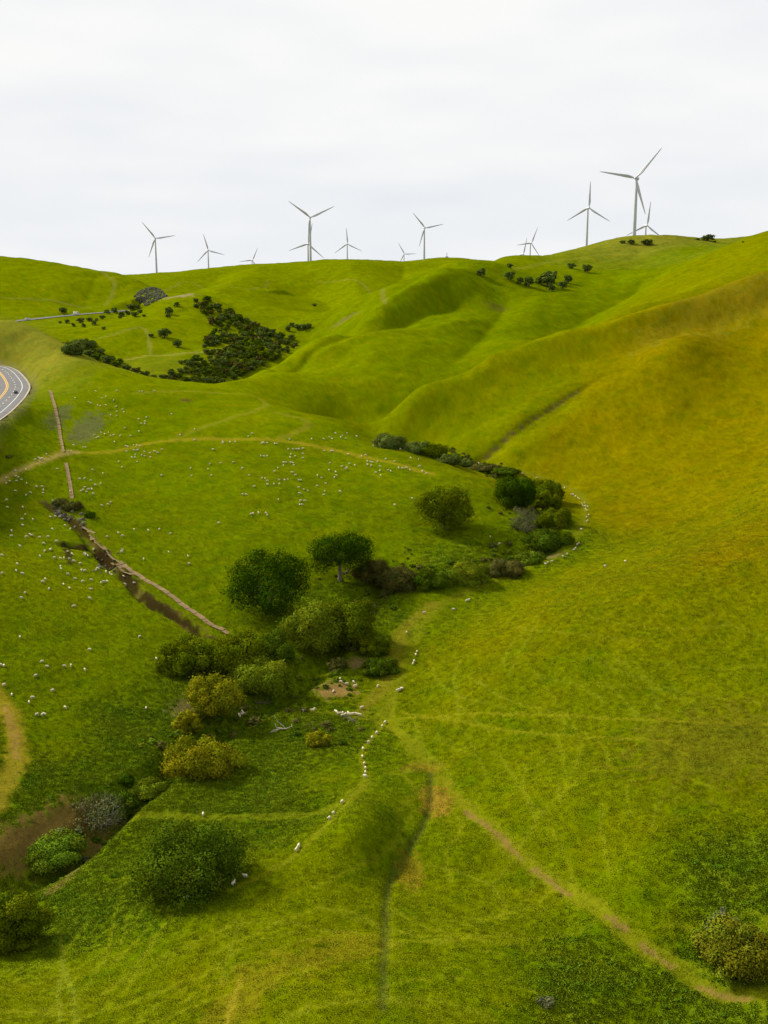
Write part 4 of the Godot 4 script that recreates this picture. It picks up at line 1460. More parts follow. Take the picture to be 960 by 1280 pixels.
func build_rocks():
	var mat := dyed(0.95, 0.15)
	mat.uv1_triplanar = true
	mat.uv1_scale = Vector3.ONE * 0.8
	mat.albedo_texture = sward_texture()
	mat.cull_mode = BaseMaterial3D.CULL_DISABLED
	var r := RandomNumberGenerator.new()
	r.seed = 19
	var kinds := []
	for k in 6:
		kinds.append(stone_mesh(200 + k, Color(0.16, 0.145, 0.12) * r.randf_range(0.6, 1.4)))
	# boulders dumped at the head of the washed-out ditch
	var c := hit(82, 640)
	var heap := thing("stone_heap", "heap of dark boulders and brush where the straight drain ends", "stones", at(c.x, c.y))
	for k in 46:
		var px := r.randf_range(66, 106)
		var py := 634.0 + (px - 66.0) * 0.55 + r.randfn() * 5.0
		var q := hit(px, py)
		var s := part("boulder", kinds[r.randi() % 6], mat, heap)
		s.position = at(q.x, q.y, 0.1) - heap.position
		s.rotation = Vector3(r.randf() * 6, r.randf() * 6, r.randf() * 6)
		s.scale = Vector3.ONE * r.randf_range(0.5, 1.9)
	c = hit(145, 702)
	heap = thing("stone_heap", "loose grey boulders tumbled into the ditch under the broken drain", "stones", at(c.x, c.y))
	for k in 24:
		var q := hit(r.randf_range(112, 150), r.randf_range(688, 716))
		var s := part("boulder", kinds[r.randi() % 6], mat, heap)
		s.position = at(q.x, q.y, 0.0) - heap.position
		s.rotation = Vector3(r.randf() * 6, r.randf() * 6, r.randf() * 6)
		s.scale = Vector3.ONE * r.randf_range(0.4, 1.3)
	# the dark rock face above the far highway
	var grey := []
	for k in 6:
		grey.append(stone_mesh(220 + k, Color(0.115, 0.115, 0.085) * r.randf_range(0.7, 1.35)))
	c = hit(188, 378)
	var face := thing("rock_outcrop", "dark grey broken rock face above the far highway", "rock", at(c.x, c.y))
	var poly := PackedVector2Array([Vector2(167, 373), Vector2(175, 363), Vector2(192, 359.5), Vector2(200, 361), Vector2(209, 371), Vector2(198, 375), Vector2(184, 382.5), Vector2(174, 379)])
	var n := 0
	while n < 290:
		var p := Vector2(r.randf_range(166, 210), r.randf_range(359, 383))
		if not Geometry2D.is_point_in_polygon(p, poly):
			continue
		n += 1
		var q := hit(p.x, p.y)
		var s := part("boulder", grey[r.randi() % 6], mat, face)
		s.position = at(q.x, q.y, 0.3) - face.position
		s.rotation = Vector3(r.randf() * 6, r.randf() * 6, r.randf() * 6)
		s.scale = Vector3.ONE * r.randf_range(1.2, 3.2)

# ---------------------------------------------------------------- wind turbines

const TURBINES := [   # hub px, hub py, distance, turn of the rotor in degrees, turn of the nacelle, label
	[194, 298, 2380, -38, 14, "white wind turbine next to the dip in the skyline, its blades in a leaning Y"],
	[260, 313, 2850, -15, 14, "white wind turbine between the skyline dip turbine and a half-hidden one"],
	[315, 325.5, 3500, 25, 20, "half-hidden turbine with only rotor and tower tip over the ridge, beside the double pair"],
	[387.5, 272, 2110, -54, 10, "tall turbine on the long far ridge, another turbine directly behind its tower"],
	[385, 305, 2300, 12, 12, "smaller turbine lined up behind the tall ridge turbine"],
	[434, 305, 3000, -4, 10, "small turbine with upright blade on the long far ridge"],
	[505, 317.5, 3800, -31, 14, "tiny turbine where the far ridge dips before the round knob"],
	[530.5, 285, 2480, -41, 12, "turbine rising beside the round knob of the far ridge"],
	[663, 304, 2850, 23, 22, "turbine peeping over the green shoulder, its rotor overlapping a lower one"],
	[653, 318, 2900, 12, 22, "lowest turbine, only blade tips over the green shoulder"],
	[735, 260, 1880, 1, 8, "turbine with straight upright blade on the flank of the highest green hill"],
	[796, 223, 1300, 42, -26, "largest wind turbine, standing on top of the highest green hill"],
	[807.5, 282, 2030, 6, 10, "small turbine half hidden right behind the largest turbine's hilltop"],
]

func blade_mesh(len_: float) -> Mesh:
	var h := Heap.new()
	var rs := []
	var prof := [[0.0, 1.0, 1.0, 0.0], [0.04, 1.0, 1.0, 0.0], [0.12, 1.7, 0.62, 0.30], [0.22, 2.0, 0.42, 0.26], [0.4, 1.6, 0.30, 0.16], [0.6, 1.2, 0.22, 0.10], [0.8, 0.85, 0.16, 0.05], [0.95, 0.5, 0.10, 0.02], [1.0, 0.12, 0.04, 0.0]]
	for p in prof:
		var ring := []
		for q in 10:
			var a := TAU * q / 10.0
			var x: float = cos(a) * p[1] * 0.9 + (p[1] - 1.0) * 0.5
			var z: float = sin(a) * p[2] * 0.9 * (1.0 if p[0] < 0.1 else (0.6 + 0.4 * cos(a)))
			ring.append(Vector3(x * cos(p[3]) - z * sin(p[3]), p[0] * len_ + 1.0, x * sin(p[3]) + z * cos(p[3]) + 1.3 * p[0] * p[0]))
		rs.append(ring)
	h.rings(rs, Color.WHITE)
	return h.mesh()

func lathe(prof: Array, col: Color, sides := 20, axis_z := false) -> Mesh:
	var h := Heap.new()
	var rs := []
	for p in prof:
		var ring := []
		for q in sides:
			var a := TAU * q / sides
			ring.append(Vector3(cos(a) * p[1], sin(a) * p[1], p[0]) if axis_z else Vector3(cos(a) * p[1], p[0], sin(a) * p[1]))
		rs.append(ring)
	h.rings(rs, col)
	return h.mesh()

func build_turbines():
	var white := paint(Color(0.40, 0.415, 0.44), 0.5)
	var blade := blade_mesh(41.5)
	var spinner := lathe([[-1.6, 1.7], [-0.4, 1.75], [0.8, 1.6], [1.7, 1.0], [2.2, 0.15]], Color.WHITE, 16, true)
	var nac := Heap.new()
	var rs := []
	for p in [[0.9, 0.9], [0.4, 1.35], [-2.0, 1.7], [-6.0, 1.75], [-8.5, 1.45], [-9.2, 1.0]]:
		var ring := []
		for q in 12:
			var a := TAU * (q + 0.5) / 12.0
			var e := Vector2(cos(a), sin(a))
			var k := 1.0 / pow(pow(absf(e.x), 4.0) + pow(absf(e.y), 4.0), 0.25)
			ring.append(Vector3(e.x * k * p[1], e.y * k * p[1] * 1.05 + 0.3, p[0]))
		rs.append(ring)
	nac.rings(rs, Color.WHITE)
	var nacelle := nac.mesh()
	for t in TURBINES:
		var r := ray(t[0], t[1])
		var d: float = t[2]
		var x := r.x * d
		var hub := EYE + r.y * d
		var g := height(x, d)
		var tall := hub - g
		if tall < 60.0 or tall > 98.0:
			print("turbine tower ", t[0], " ", tall)
		var o := thing("wind_turbine", t[5], "wind turbine", Vector3(x, g - 0.5, -d), deg_to_rad(t[4]), "wind turbines along the ridges")
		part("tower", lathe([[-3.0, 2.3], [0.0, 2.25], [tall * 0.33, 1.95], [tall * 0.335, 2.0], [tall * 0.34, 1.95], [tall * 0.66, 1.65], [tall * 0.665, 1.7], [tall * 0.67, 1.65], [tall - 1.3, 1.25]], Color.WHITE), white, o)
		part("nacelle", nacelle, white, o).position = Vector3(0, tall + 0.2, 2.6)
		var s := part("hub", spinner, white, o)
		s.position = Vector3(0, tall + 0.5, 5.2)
		for k in 3:
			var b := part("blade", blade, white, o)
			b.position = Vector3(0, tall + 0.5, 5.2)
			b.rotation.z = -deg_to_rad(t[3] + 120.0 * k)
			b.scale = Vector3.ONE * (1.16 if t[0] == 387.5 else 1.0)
	var mast := Heap.new()
	var p := ray(558.5, 326)
	mast.tube([Vector3(0, -2, 0), Vector3(0, 4, 0), Vector3(0, 11, 0)], [0.9, 0.8, 0.7], Color(0.4, 0.4, 0.4), 8)
	box(mast, Vector3(-3.5, -1, -2), Vector3(3.5, 2.6, 2), Color(0.4, 0.4, 0.38))
	var m := solid("relay_hut", mast.mesh(), dyed())
	m.position = at(p.x * 2580.0, 2580.0)
	tag(m, "tiny relay hut with mast on the round far knob", "hut")

# ---------------------------------------------------------------- cars

func car(called: String, label: String, pos: Vector3, heading: float, col: Color, long: float, high: float, van := false):
	var o := thing(called, label, "van" if van else "car", pos, heading, "")
	var body := paint(col, 0.3, 0.2)
	var glass := paint(Color(0.02, 0.025, 0.03), 0.1)
	var rubber := paint(Color(0.02, 0.02, 0.02), 0.8)
	var w := 0.92
	var l := long * 0.5
	var sections: Array = [[-l, 0.42, 0.78, 0.86], [-l + 0.15, 0.3, 0.92, 0.97], [-l * 0.5, 0.26, 0.98, 1.0], [l * 0.4, 0.26, 0.96, 1.0], [l - 0.3, 0.28, 0.82, 0.95], [l, 0.4, 0.66, 0.82]]
	if van:
		sections = [[-l, 0.4, high - 0.15, 0.95], [-l + 0.1, 0.3, high, 1.0], [l * 0.55, 0.28, high, 1.0], [l * 0.8, 0.28, 1.15, 0.97], [l, 0.4, 0.85, 0.88]]
	var h := Heap.new()
	var rs := []
	for s in sections:
		var ring := []
		for q in [[-1, 0.12], [-0.9, 0.0], [0.9, 0.0], [1, 0.12], [1, 0.8], [0.88, 1.0], [-0.88, 1.0], [-1, 0.8]]:
			ring.append(Vector3(q[0] * w * s[3], lerpf(s[1], s[2], q[1]), -s[0]))
		rs.append(ring)
	h.rings(rs, Color.WHITE)
	var b := part("body", h.mesh(), body, o)
	if not van:
		h = Heap.new()
		rs = []
		for s in [[-l * 0.92, 0.96, 0.80], [-l * 0.62, high - 0.05, 0.68], [-l * 0.1, high, 0.70], [l * 0.12, high - 0.04, 0.68], [l * 0.48, 0.94, 0.80]]:
			rs.append([Vector3(-s[2] * w * 1.1, 0.9, -s[0]), Vector3(s[2] * w * 1.1, 0.9, -s[0]), Vector3(s[2] * w, s[1], -s[0]), Vector3(-s[2] * w, s[1], -s[0])])
		h.rings(rs, Color.WHITE)
		part("cabin", h.mesh(), glass, o)
		h = Heap.new()
		box(h, Vector3(-w * 0.7, high - 0.06, -l * 0.1), Vector3(w * 0.7, high + 0.02, l * 0.58))
		part("roof", h.mesh(), body, o)
	else:
		h = Heap.new()
		h.quad(Vector3(-w * 0.85, high - 0.1, -l * 0.575), Vector3(w * 0.85, high - 0.1, -l * 0.575), Vector3(w * 0.88, 1.25, -l * 0.80), Vector3(-w * 0.88, 1.25, -l * 0.80))
		part("windscreen", h.mesh(), glass, o)
		h = Heap.new()
		box(h, Vector3(-w * 1.01, 1.25, -l * 0.5), Vector3(w * 1.01, high - 0.25, -l * 0.1))
		part("side_window", h.mesh(), glass, o)
	for s in [-1, 1]:
		for z in [-l * 0.62, l * 0.62]:
			var wh := Heap.new()
			wh.tube([Vector3(-0.11, 0, 0), Vector3(0.11, 0, 0)], [0.33, 0.33], Color.WHITE, 14)
			var e := part("wheel", wh.mesh(), rubber, o)
			e.position = Vector3(s * w * 0.88, 0.33, z)
			var rim := Heap.new()
			rim.tube([Vector3(-0.02, 0, 0), Vector3(0.02, 0, 0)], [0.2, 0.2], Color.WHITE, 12)
			part("rim", rim.mesh(), paint(Color(0.4, 0.4, 0.42), 0.4, 0.6), e).position = Vector3(s * 0.105, 0, 0)
		var lamp := Heap.new()
		box(lamp, Vector3(-0.14, -0.07, -0.04), Vector3(0.14, 0.07, 0.04))
		part("headlight", lamp.mesh(), paint(Color(0.8, 0.8, 0.78), 0.2), o).position = Vector3(s * w * 0.6, 0.66, -l + 0.02)
		part("tail_light", lamp.mesh(), paint(Color(0.4, 0.02, 0.02), 0.3), o).position = Vector3(s * w * 0.68, 0.72, l - 0.02)

func on_road(line: PackedVector2Array, px: float, up: float, off: float) -> Array:
	# the spot on a lane where it passes a given distance
	var best := 0
	for i in line.size():
		if absf(line[i].y - px) < absf(line[best].y - px):
			best = i
	var along := (line[mini(best + 1, line.size() - 1)] - line[maxi(best - 1, 0)]).normalized()
	var side := Vector2(along.y, -along.x)
	var q := line[best] + side * off
	return [Vector3(q.x, up, -q.y), atan2(-along.x, along.y)]

func build_cars():
	var a := on_road(road_line, 566.0, ROAD_UP + 0.02, -4.4)
	car("car", "dark car rounding the outer lane of the highway bend", a[0], a[1], Color(0.03, 0.035, 0.04), 4.5, 1.45)
	a = on_road(road_line, 595.0, ROAD_UP + 0.02, -16.8)
	car("van", "white van on the inner lanes of the highway bend", a[0], a[1] + PI, Color(0.7, 0.72, 0.75), 5.4, 2.3, true)
	a = on_road(hill_road, 957.0, 0.0, 4.0)
	car("car", "dark-windowed white car on the far highway where it meets the meadow", a[0] + Vector3(0, hill_road_height(0.32) + 0.05, 0), a[1], Color(0.6, 0.6, 0.6), 4.6, 1.5)
	a = on_road(hill_road, 1006.0, 0.0, 4.0)
	car("van", "white van on the far highway near the roadside brush", a[0] + Vector3(0, hill_road_height(0.65) + 0.05, 0), a[1], Color(0.7, 0.7, 0.7), 5.6, 2.4, true)
	a = on_road(hill_road, 1040.0, 0.0, 4.0)
	car("car", "small pale car half hidden by brush on the far highway", a[0] + Vector3(0, hill_road_height(0.86) + 0.05, 0), a[1], Color(0.5, 0.5, 0.48), 4.5, 1.5)
# feet of the sheep in the photograph, pixel x and y, by the place where they stand
const FLOCK_UPPER: Array[float] = [94, 498.5, 110.8, 503.3, 113.3, 504.8, 119.6, 489.8, 125.4, 508.1, 122.1, 507.5, 127.5, 498.5, 132.5, 496.5, 141.9, 501.2, 146, 489.2, 145, 509, 153.3, 512.3, 155, 515.8, 146.2, 515.2, 138.3, 519.4, 145.6, 520.6, 132.5, 507.5, 174.2, 489.8, 177.5, 489.8, 192.5, 489.4, 173.3, 524.8, 176.5, 530.4, 181, 530.4, 181.5, 527.7, 183.1, 522.5, 155.8, 535.8, 173.8, 540.2, 117.9, 544.6, 120.6, 548.1, 123.1, 547.1, 126.5, 541.5, 135.8, 541.5, 138.3, 545.6, 142.1, 544.6, 150.4, 545.4, 163.3, 545.6, 143.1, 553.3, 131, 543.5, 104.2, 560, 106.7, 560, 157.5, 558.5, 160, 559.2, 167.1, 557.5, 171.2, 557.5, 175.2, 558.3, 172.7, 563.1, 225.4, 544.4, 243.1, 550.6, 243.5, 537.1, 266.5, 562.7, 278.5, 553.3, 214.4, 518.3, 91.5, 557.5]
const FLOCK_LANE: Array[float] = [7.9, 598.3, 7.9, 605.2, 11.9, 602.7, 19.8, 596.2, 20.4, 602.1, 22.9, 597.5, 26.7, 600.6, 33.3, 605.2, 18.8, 589.6, 32.3, 588.1, 38.1, 616.7, 32.7, 619.8, 45.4, 609.4, 52.5, 609, 54.2, 613.1, 53.8, 616.7, 7.9, 626, 9, 635, 28.1, 635, 19.2, 614.6, 71.5, 587.1, 66.2, 627.1, 43.8, 575.4, 48.3, 573.3, 50, 574.6, 52.1, 574, 57.7, 568.8, 62.9, 646.5, 68.8, 646.5, 75, 646.9]
const FLOCK_DRAIN: Array[float] = [87.5, 615, 99, 630.2, 102.1, 632.9, 84.4, 564.6, 88.5, 564.6, 99.4, 599.6, 105.6, 599, 113.5, 601.5, 105.8, 609.4, 101, 614.6, 107.9, 615.2, 103.8, 613.1, 110.4, 612.5, 114.6, 612.5, 116.5, 618.1, 118.8, 607.3, 125.6, 605.6, 128.5, 592.7, 115.2, 588.1, 127.1, 632.7, 135, 631.2, 138.3, 628.8, 148.5, 578.1, 152.7, 584.8, 158.3, 565.2, 167.3, 563.5, 170.8, 563.5, 169.2, 569.2, 177.1, 569.8, 180.8, 565.6, 180.8, 570.8, 187.5, 567.1, 193.3, 565, 196.9, 566.7, 165, 572.5, 188.1, 572.5, 171.5, 578.1, 168.8, 572.5]
const FLOCK_KNOLL: Array[float] = [278.8, 554.6, 287.5, 553.5, 294.2, 553.1, 266.2, 562.3, 202.5, 562.5, 276, 579.6, 291.7, 578.5, 262.5, 580.6, 238.1, 586.2, 260, 587.5, 239.6, 595.6, 264.2, 595.2, 201.7, 595.2, 303.1, 586.2, 311.5, 595.2, 327.5, 598.3, 331.2, 599, 334, 601.9, 334.4, 606.7, 342.3, 606, 349, 606, 348.3, 600.8, 355.8, 600.4, 359.6, 600, 318.1, 608.8, 303.5, 618.8, 307.7, 619.2, 329.2, 554.2, 327.5, 555, 334, 554.6, 343.3, 555.6, 345.8, 555.6, 330.2, 571.2, 334, 570.6, 326, 570.8, 360.4, 562.3, 366.2, 562.3, 370.4, 562.3, 373.5, 562.3, 378.8, 561.5, 363.5, 568.5, 368.8, 571.2, 362.5, 572.7, 378.5, 568.1, 378.5, 573.3, 354.6, 579, 357.3, 579, 363.5, 579, 366.2, 579.6, 367.3, 582.3, 354.2, 582.7, 347.3, 585.8, 343.1, 590, 365, 591.5, 369.2, 594.6, 373.5, 600.8, 376, 601.2, 373.5, 610.2, 379.6, 612.9, 374.4, 617.7, 375.6, 626.9, 374.6, 631.2, 377.5, 631.7, 347.9, 625.4, 361.9, 550, 310.4, 546.2, 315.2, 542.5, 225, 544.2, 242.7, 550.8, 411.7, 547.3, 415, 549.4, 419, 542.5, 425.8, 547.3, 427.9, 545.2, 432.1, 548.8, 433.5, 542.5, 404.4, 549.4, 389.4, 549.4, 466.5, 558.3, 468.5, 555.2, 470.6, 555.6, 489.8, 559.8, 500.2, 562.5, 513.3, 573.3, 522.7, 575, 405.6, 564.4, 413.3, 564.6, 415.8, 564.6, 435.2, 568.8, 451.9, 571.2, 457.1, 569.6, 459.2, 577.5, 462.7, 578.1, 465.4, 579, 459.2, 581.7, 464, 583.1, 412.3, 579.6, 427.3, 584.2, 432.1, 586.9, 443.5, 582.7, 436.7, 580.6, 433.8, 585.4, 474.8, 583.8, 474.8, 589.4, 469.6, 591, 475.8, 595.2, 485.2, 588.5, 488.3, 590, 498.1, 585.8, 502.9, 586.2, 508.1, 585.8, 512.3, 588.3, 527.9, 590, 533.1, 592.7, 524.4, 583.8, 493.5, 577.5, 482.1, 574.4, 471.7, 577.9, 411.2, 588.3, 419.6, 591, 420.6, 595.2, 418.1, 597.7, 396.7, 595.2, 401.9, 597.7, 396.2, 608.3, 407.1, 605.2, 406, 615, 404.6, 618.8, 384.8, 614.4, 425.2, 615.4, 515, 624, 493.5, 632.3, 381, 626.9, 445.2, 546.2, 133.8, 671.9, 153.1, 688.5, 152.1, 691, 147.9, 667.1, 153.1, 670.8, 167.7, 662.9, 185.4, 664, 199, 662.9, 179.6, 700, 212.8, 668.1, 210.9, 691.3, 235, 696.5, 236.1, 705.9, 273.5, 654.8, 313.6, 643.6, 316.3, 642.9, 323.2, 642, 332.4, 642.2, 334.2, 644.7, 612.7, 671.9, 624, 680.8]
const FLOCK_SLOPE: Array[float] = [14.2, 664.6, 14, 671.2, 24.6, 683.8, 32.7, 671.9, 37.1, 669.2, 39.6, 670.2, 49.4, 672.7, 60, 671.9, 65.6, 662.5, 70.4, 677.5, 54.6, 680.2, 55.8, 690, 62.5, 688.3, 63.5, 687.3, 50, 696.2, 2.5, 695.2, 2.5, 717.5, 19.8, 714.4, 21.2, 706.2, 27.7, 718.1, 56.2, 725, 53.1, 728.5, 67.7, 698.3, 75.4, 699, 79.8, 698.5, 86.5, 699.4, 91.7, 702.5, 75.4, 709.4, 76, 712.3, 84.4, 718.5, 100, 705.6, 101.7, 714, 105.8, 714.4, 93.8, 723.8, 114, 725.8, 103.1, 727.9, 126, 730, 129.8, 728.1, 134, 728.1, 79.2, 731, 86.5, 736.5, 113.5, 736.9, 61, 737.3, 41, 650.4, 31.2, 644.2, 27.5, 650, 28.1, 657.7, 31.2, 742.1, 26.5, 748.3, 111.9, 749, 92.1, 759, 25, 797.7, 112.1, 813.3, 174.6, 796.9, 195.2, 824.8, 52.5, 828.1, 59, 834.4, 80.2, 833.8, 88.5, 833.1, 105.8, 838.3, 44.4, 845.6, 5.2, 833.8, 0.6, 832.7, 4.6, 857.7, 14.6, 869.8, 40.6, 873.3, 35.8, 879.2, 65.6, 864.6, 81.2, 885.8, 45.8, 894.2, 53.1, 894.8, 55.2, 894.2, 182.5, 885.8]
const FLOCK_DITCH: Array[float] = [121.9, 711.9, 119.8, 713.5, 132.3, 716, 136.5, 717.5, 139.2, 718.8, 155.6, 731.7, 168.8, 729.2, 105.6, 693.1, 109.4, 695.8, 106.7, 694.6, 90, 693.8, 84.4, 690, 87.5, 662.3, 81.2, 657.7, 155.8, 720.8, 117.7, 687.9]
const FLOCK_FILE: Array[float] = [481.8, 904.3, 477.9, 909.4, 471.3, 917.8, 465.3, 923.8, 460.6, 929.6, 454.1, 937.9, 453.1, 947.4, 455.4, 956.3, 457.1, 961.9, 456.7, 967.5, 456.5, 972.2, 428.8, 1004.4, 418.1, 1018.1, 413.2, 1024.7, 371, 1064, 374, 1060]
const FLOCK_CROSS: Array[float] = [420.3, 891.6, 419, 890.6, 423.5, 893.4, 428.2, 892.9, 428.2, 895.7, 431.6, 894.4, 435.3, 892.1, 436.3, 894.4, 439.1, 894.4, 441.5, 893.8, 445.6, 893.8, 449.4, 895.3, 393.1, 887.8, 390.7, 889.3, 380.6, 889.3, 452.2, 885.9]
const FLOCK_LITTER: Array[float] = [472.8, 858.8, 444.1, 859.1, 441.9, 853.7, 425, 849.8, 425.9, 853.5, 416.6, 864.8, 433.4, 855.9]
const FLOCK_TRAIL: Array[float] = [497.6, 864.4, 500, 863.4, 502.8, 862.1, 521.6, 816, 520, 820, 518, 828, 516.5, 831, 508, 792, 530, 767, 567, 763, 598.5, 579.8, 600.6, 581.5, 604.8, 581.9, 607.5, 583.5, 585, 578.3, 631.9, 589.2, 653.3, 592.7, 671, 597.9, 705.8, 610.6, 714.6, 619, 716.7, 619, 719.4, 621.5, 722.5, 623.5, 724.2, 625, 727.3, 630.8, 728.3, 632.9, 730.8, 629.4, 731.2, 634, 734.6, 634.4, 731.9, 637.1, 733.3, 638.8, 735.6, 644.8, 732.9, 647.5, 734.6, 651.7, 733.5, 652.7, 726.7, 662.7, 723.5, 680.4, 721.5, 681.9, 719.4, 686.5, 717.3, 688.5, 709, 693.8, 703.8, 696.9, 690.2, 702.7, 684.6, 704.4, 681.9, 706.2, 644.8, 721.9, 583.5, 752.1, 586, 751.2]
const FLOCK_BUSH: Array[float] = [293, 1106, 306.6, 1097, 233, 1122, 243, 1118, 253, 1116, 273, 1106]
const FLOCK_LONE: Array[float] = [254, 1020]
const FLOCK_GOLD: Array[float] = [757, 709, 782, 703]
const FLOCK_WILLOW: Array[float] = [302, 891, 298, 896]
# ---------------------------------------------------------------- sheep

func skin(bones: Array, cell: float, lo: Vector3, hi: Vector3, colour: Callable) -> Mesh:
	var nx := int((hi.x - lo.x) / cell) + 1
	var ny := int((hi.y - lo.y) / cell) + 1
	var nz := int((hi.z - lo.z) / cell) + 1
	var f := PackedFloat32Array()
	f.resize(nx * ny * nz)
	for z in nz:
		for y in ny:
			for x in nx:
				var p := lo + Vector3(x, y, z) * cell
				var s := 0.0
				for b in bones:
					var a: Vector3 = b[0]
					var ab: Vector3 = b[2] - a
					var t := clampf((p - a).dot(ab) / maxf(ab.length_squared(), 1e-6), 0.0, 1.0)
					var d := (p - a - ab * t).length() - lerpf(b[1], b[3], t)
					s += exp(-d * 34.0)
				f[(z * ny + y) * nx + x] = -log(maxf(s, 1e-30)) / 34.0
	var h := Heap.new()
	var ids := {}
	for z in nz - 1:
		for y in ny - 1:
			for x in nx - 1:
				var sum := Vector3.ZERO
				var cnt := 0
				for e in [[0, 1], [2, 3], [4, 5], [6, 7], [0, 2], [1, 3], [4, 6], [5, 7], [0, 4], [1, 5], [2, 6], [3, 7]]:
					var pa := Vector3i(x + (e[0] & 1), y + ((e[0] >> 1) & 1), z + (e[0] >> 2))
					var pb := Vector3i(x + (e[1] & 1), y + ((e[1] >> 1) & 1), z + (e[1] >> 2))
					var va := f[(pa.z * ny + pa.y) * nx + pa.x]
					var vb := f[(pb.z * ny + pb.y) * nx + pb.x]
					if (va < 0.0) != (vb < 0.0):
						sum += Vector3(pa).lerp(Vector3(pb), va / (va - vb))
						cnt += 1
				if cnt:
					ids[(z * ny + y) * nx + x] = h.v.size()
					var p := lo + sum / cnt * cell
					h.v.append(p)
					h.n.append(Vector3.ZERO)
					h.c.append(colour.call(p))
	for z in range(1, nz - 1):
		for y in range(1, ny - 1):
			for x in range(1, nx - 1):
				var k := (z * ny + y) * nx + x
				for ax in 3:
					var step: int = [1, nx, nx * ny][ax]
					var u: int = [nx, nx * ny, 1][ax]
					var w: int = [nx * ny, 1, nx][ax]
					if (f[k] < 0.0) == (f[k + step] < 0.0):
						continue
					var q := [k - u - w, k - w, k, k - u]
					if not (ids.has(q[0]) and ids.has(q[1]) and ids.has(q[2]) and ids.has(q[3])):
						continue
					var g: Array = [ids[q[0]], ids[q[1]], ids[q[2]], ids[q[3]]]
					if f[k] < 0.0:
						g.reverse()
					for t in [[0, 1, 2], [0, 2, 3]]:
						var a: int = g[t[0]]
						var b: int = g[t[1]]
						var c: int = g[t[2]]
						var nn := (h.v[c] - h.v[a]).cross(h.v[b] - h.v[a])
						for e in [a, b, c]:
							h.n[e] += nn
							h.i.append(e)
	for k in h.n.size():
		h.n[k] = h.n[k].normalized()
	return h.mesh()

func sheep_mesh(pose: int) -> Mesh:      # 0 grazing, 1 standing, 2 walking, 3 lying; the sheep looks along +x
	var b := []
	var y := 0.62 if pose != 3 else 0.30
	b.append([Vector3(-0.36, y, 0), 0.235, Vector3(0.28, y - 0.01, 0), 0.25])
	b.append([Vector3(-0.30, y + 0.05, 0), 0.20, Vector3(0.22, y + 0.04, 0), 0.21])
	if pose == 0:
		b.append([Vector3(0.36, y, 0), 0.14, Vector3(0.60, 0.36, 0), 0.09])
		b.append([Vector3(0.62, 0.33, 0), 0.095, Vector3(0.74, 0.12, 0), 0.055])
		for s in [-1, 1]:
			b.append([Vector3(0.57, 0.36, 0.07 * s), 0.03, Vector3(0.54, 0.34, 0.17 * s), 0.022])
	else:
		var e := 0.0 if pose != 2 else -0.06
		b.append([Vector3(0.36, y + 0.06, 0), 0.14, Vector3(0.54, y + 0.22 + e, 0), 0.10])
		b.append([Vector3(0.56, y + 0.25 + e, 0), 0.10, Vector3(0.76, y + 0.15 + e, 0), 0.058])
		for s in [-1, 1]:
			b.append([Vector3(0.53, y + 0.30 + e, 0.07 * s), 0.03, Vector3(0.50, y + 0.28 + e, 0.18 * s), 0.022])
	b.append([Vector3(-0.58, y + 0.05, 0), 0.05, Vector3(-0.63, y - 0.16, 0), 0.035])
	if pose == 3:
		for s in [-1, 1]:
			b.append([Vector3(0.25, 0.18, 0.15 * s), 0.07, Vector3(0.45, 0.06, 0.13 * s), 0.04])
			b.append([Vector3(-0.30, 0.18, 0.18 * s), 0.09, Vector3(-0.10, 0.06, 0.20 * s), 0.04])
	else:
		var st := 0.13 if pose == 2 else 0.02
		for s in [-1, 1]:
			b.append([Vector3(0.24, 0.44, 0.12 * s), 0.085, Vector3(0.24 + st * s, 0.22, 0.12 * s), 0.045])
			b.append([Vector3(0.24 + st * s, 0.22, 0.12 * s), 0.045, Vector3(0.22 + st * s * 1.5, 0.03, 0.12 * s), 0.04])
			b.append([Vector3(-0.34, 0.46, 0.12 * s), 0.11, Vector3(-0.42 - st * s, 0.24, 0.12 * s), 0.05])
			b.append([Vector3(-0.42 - st * s, 0.24, 0.12 * s), 0.05, Vector3(-0.36 - st * s * 1.4, 0.03, 0.12 * s), 0.04])
	var tone := func(_p: Vector3): return Color(0.55, 0.485, 0.35)
	return skin(b, 0.04, Vector3(-0.80, -0.08, -0.36), Vector3(0.92, 1.08, 0.36), tone)

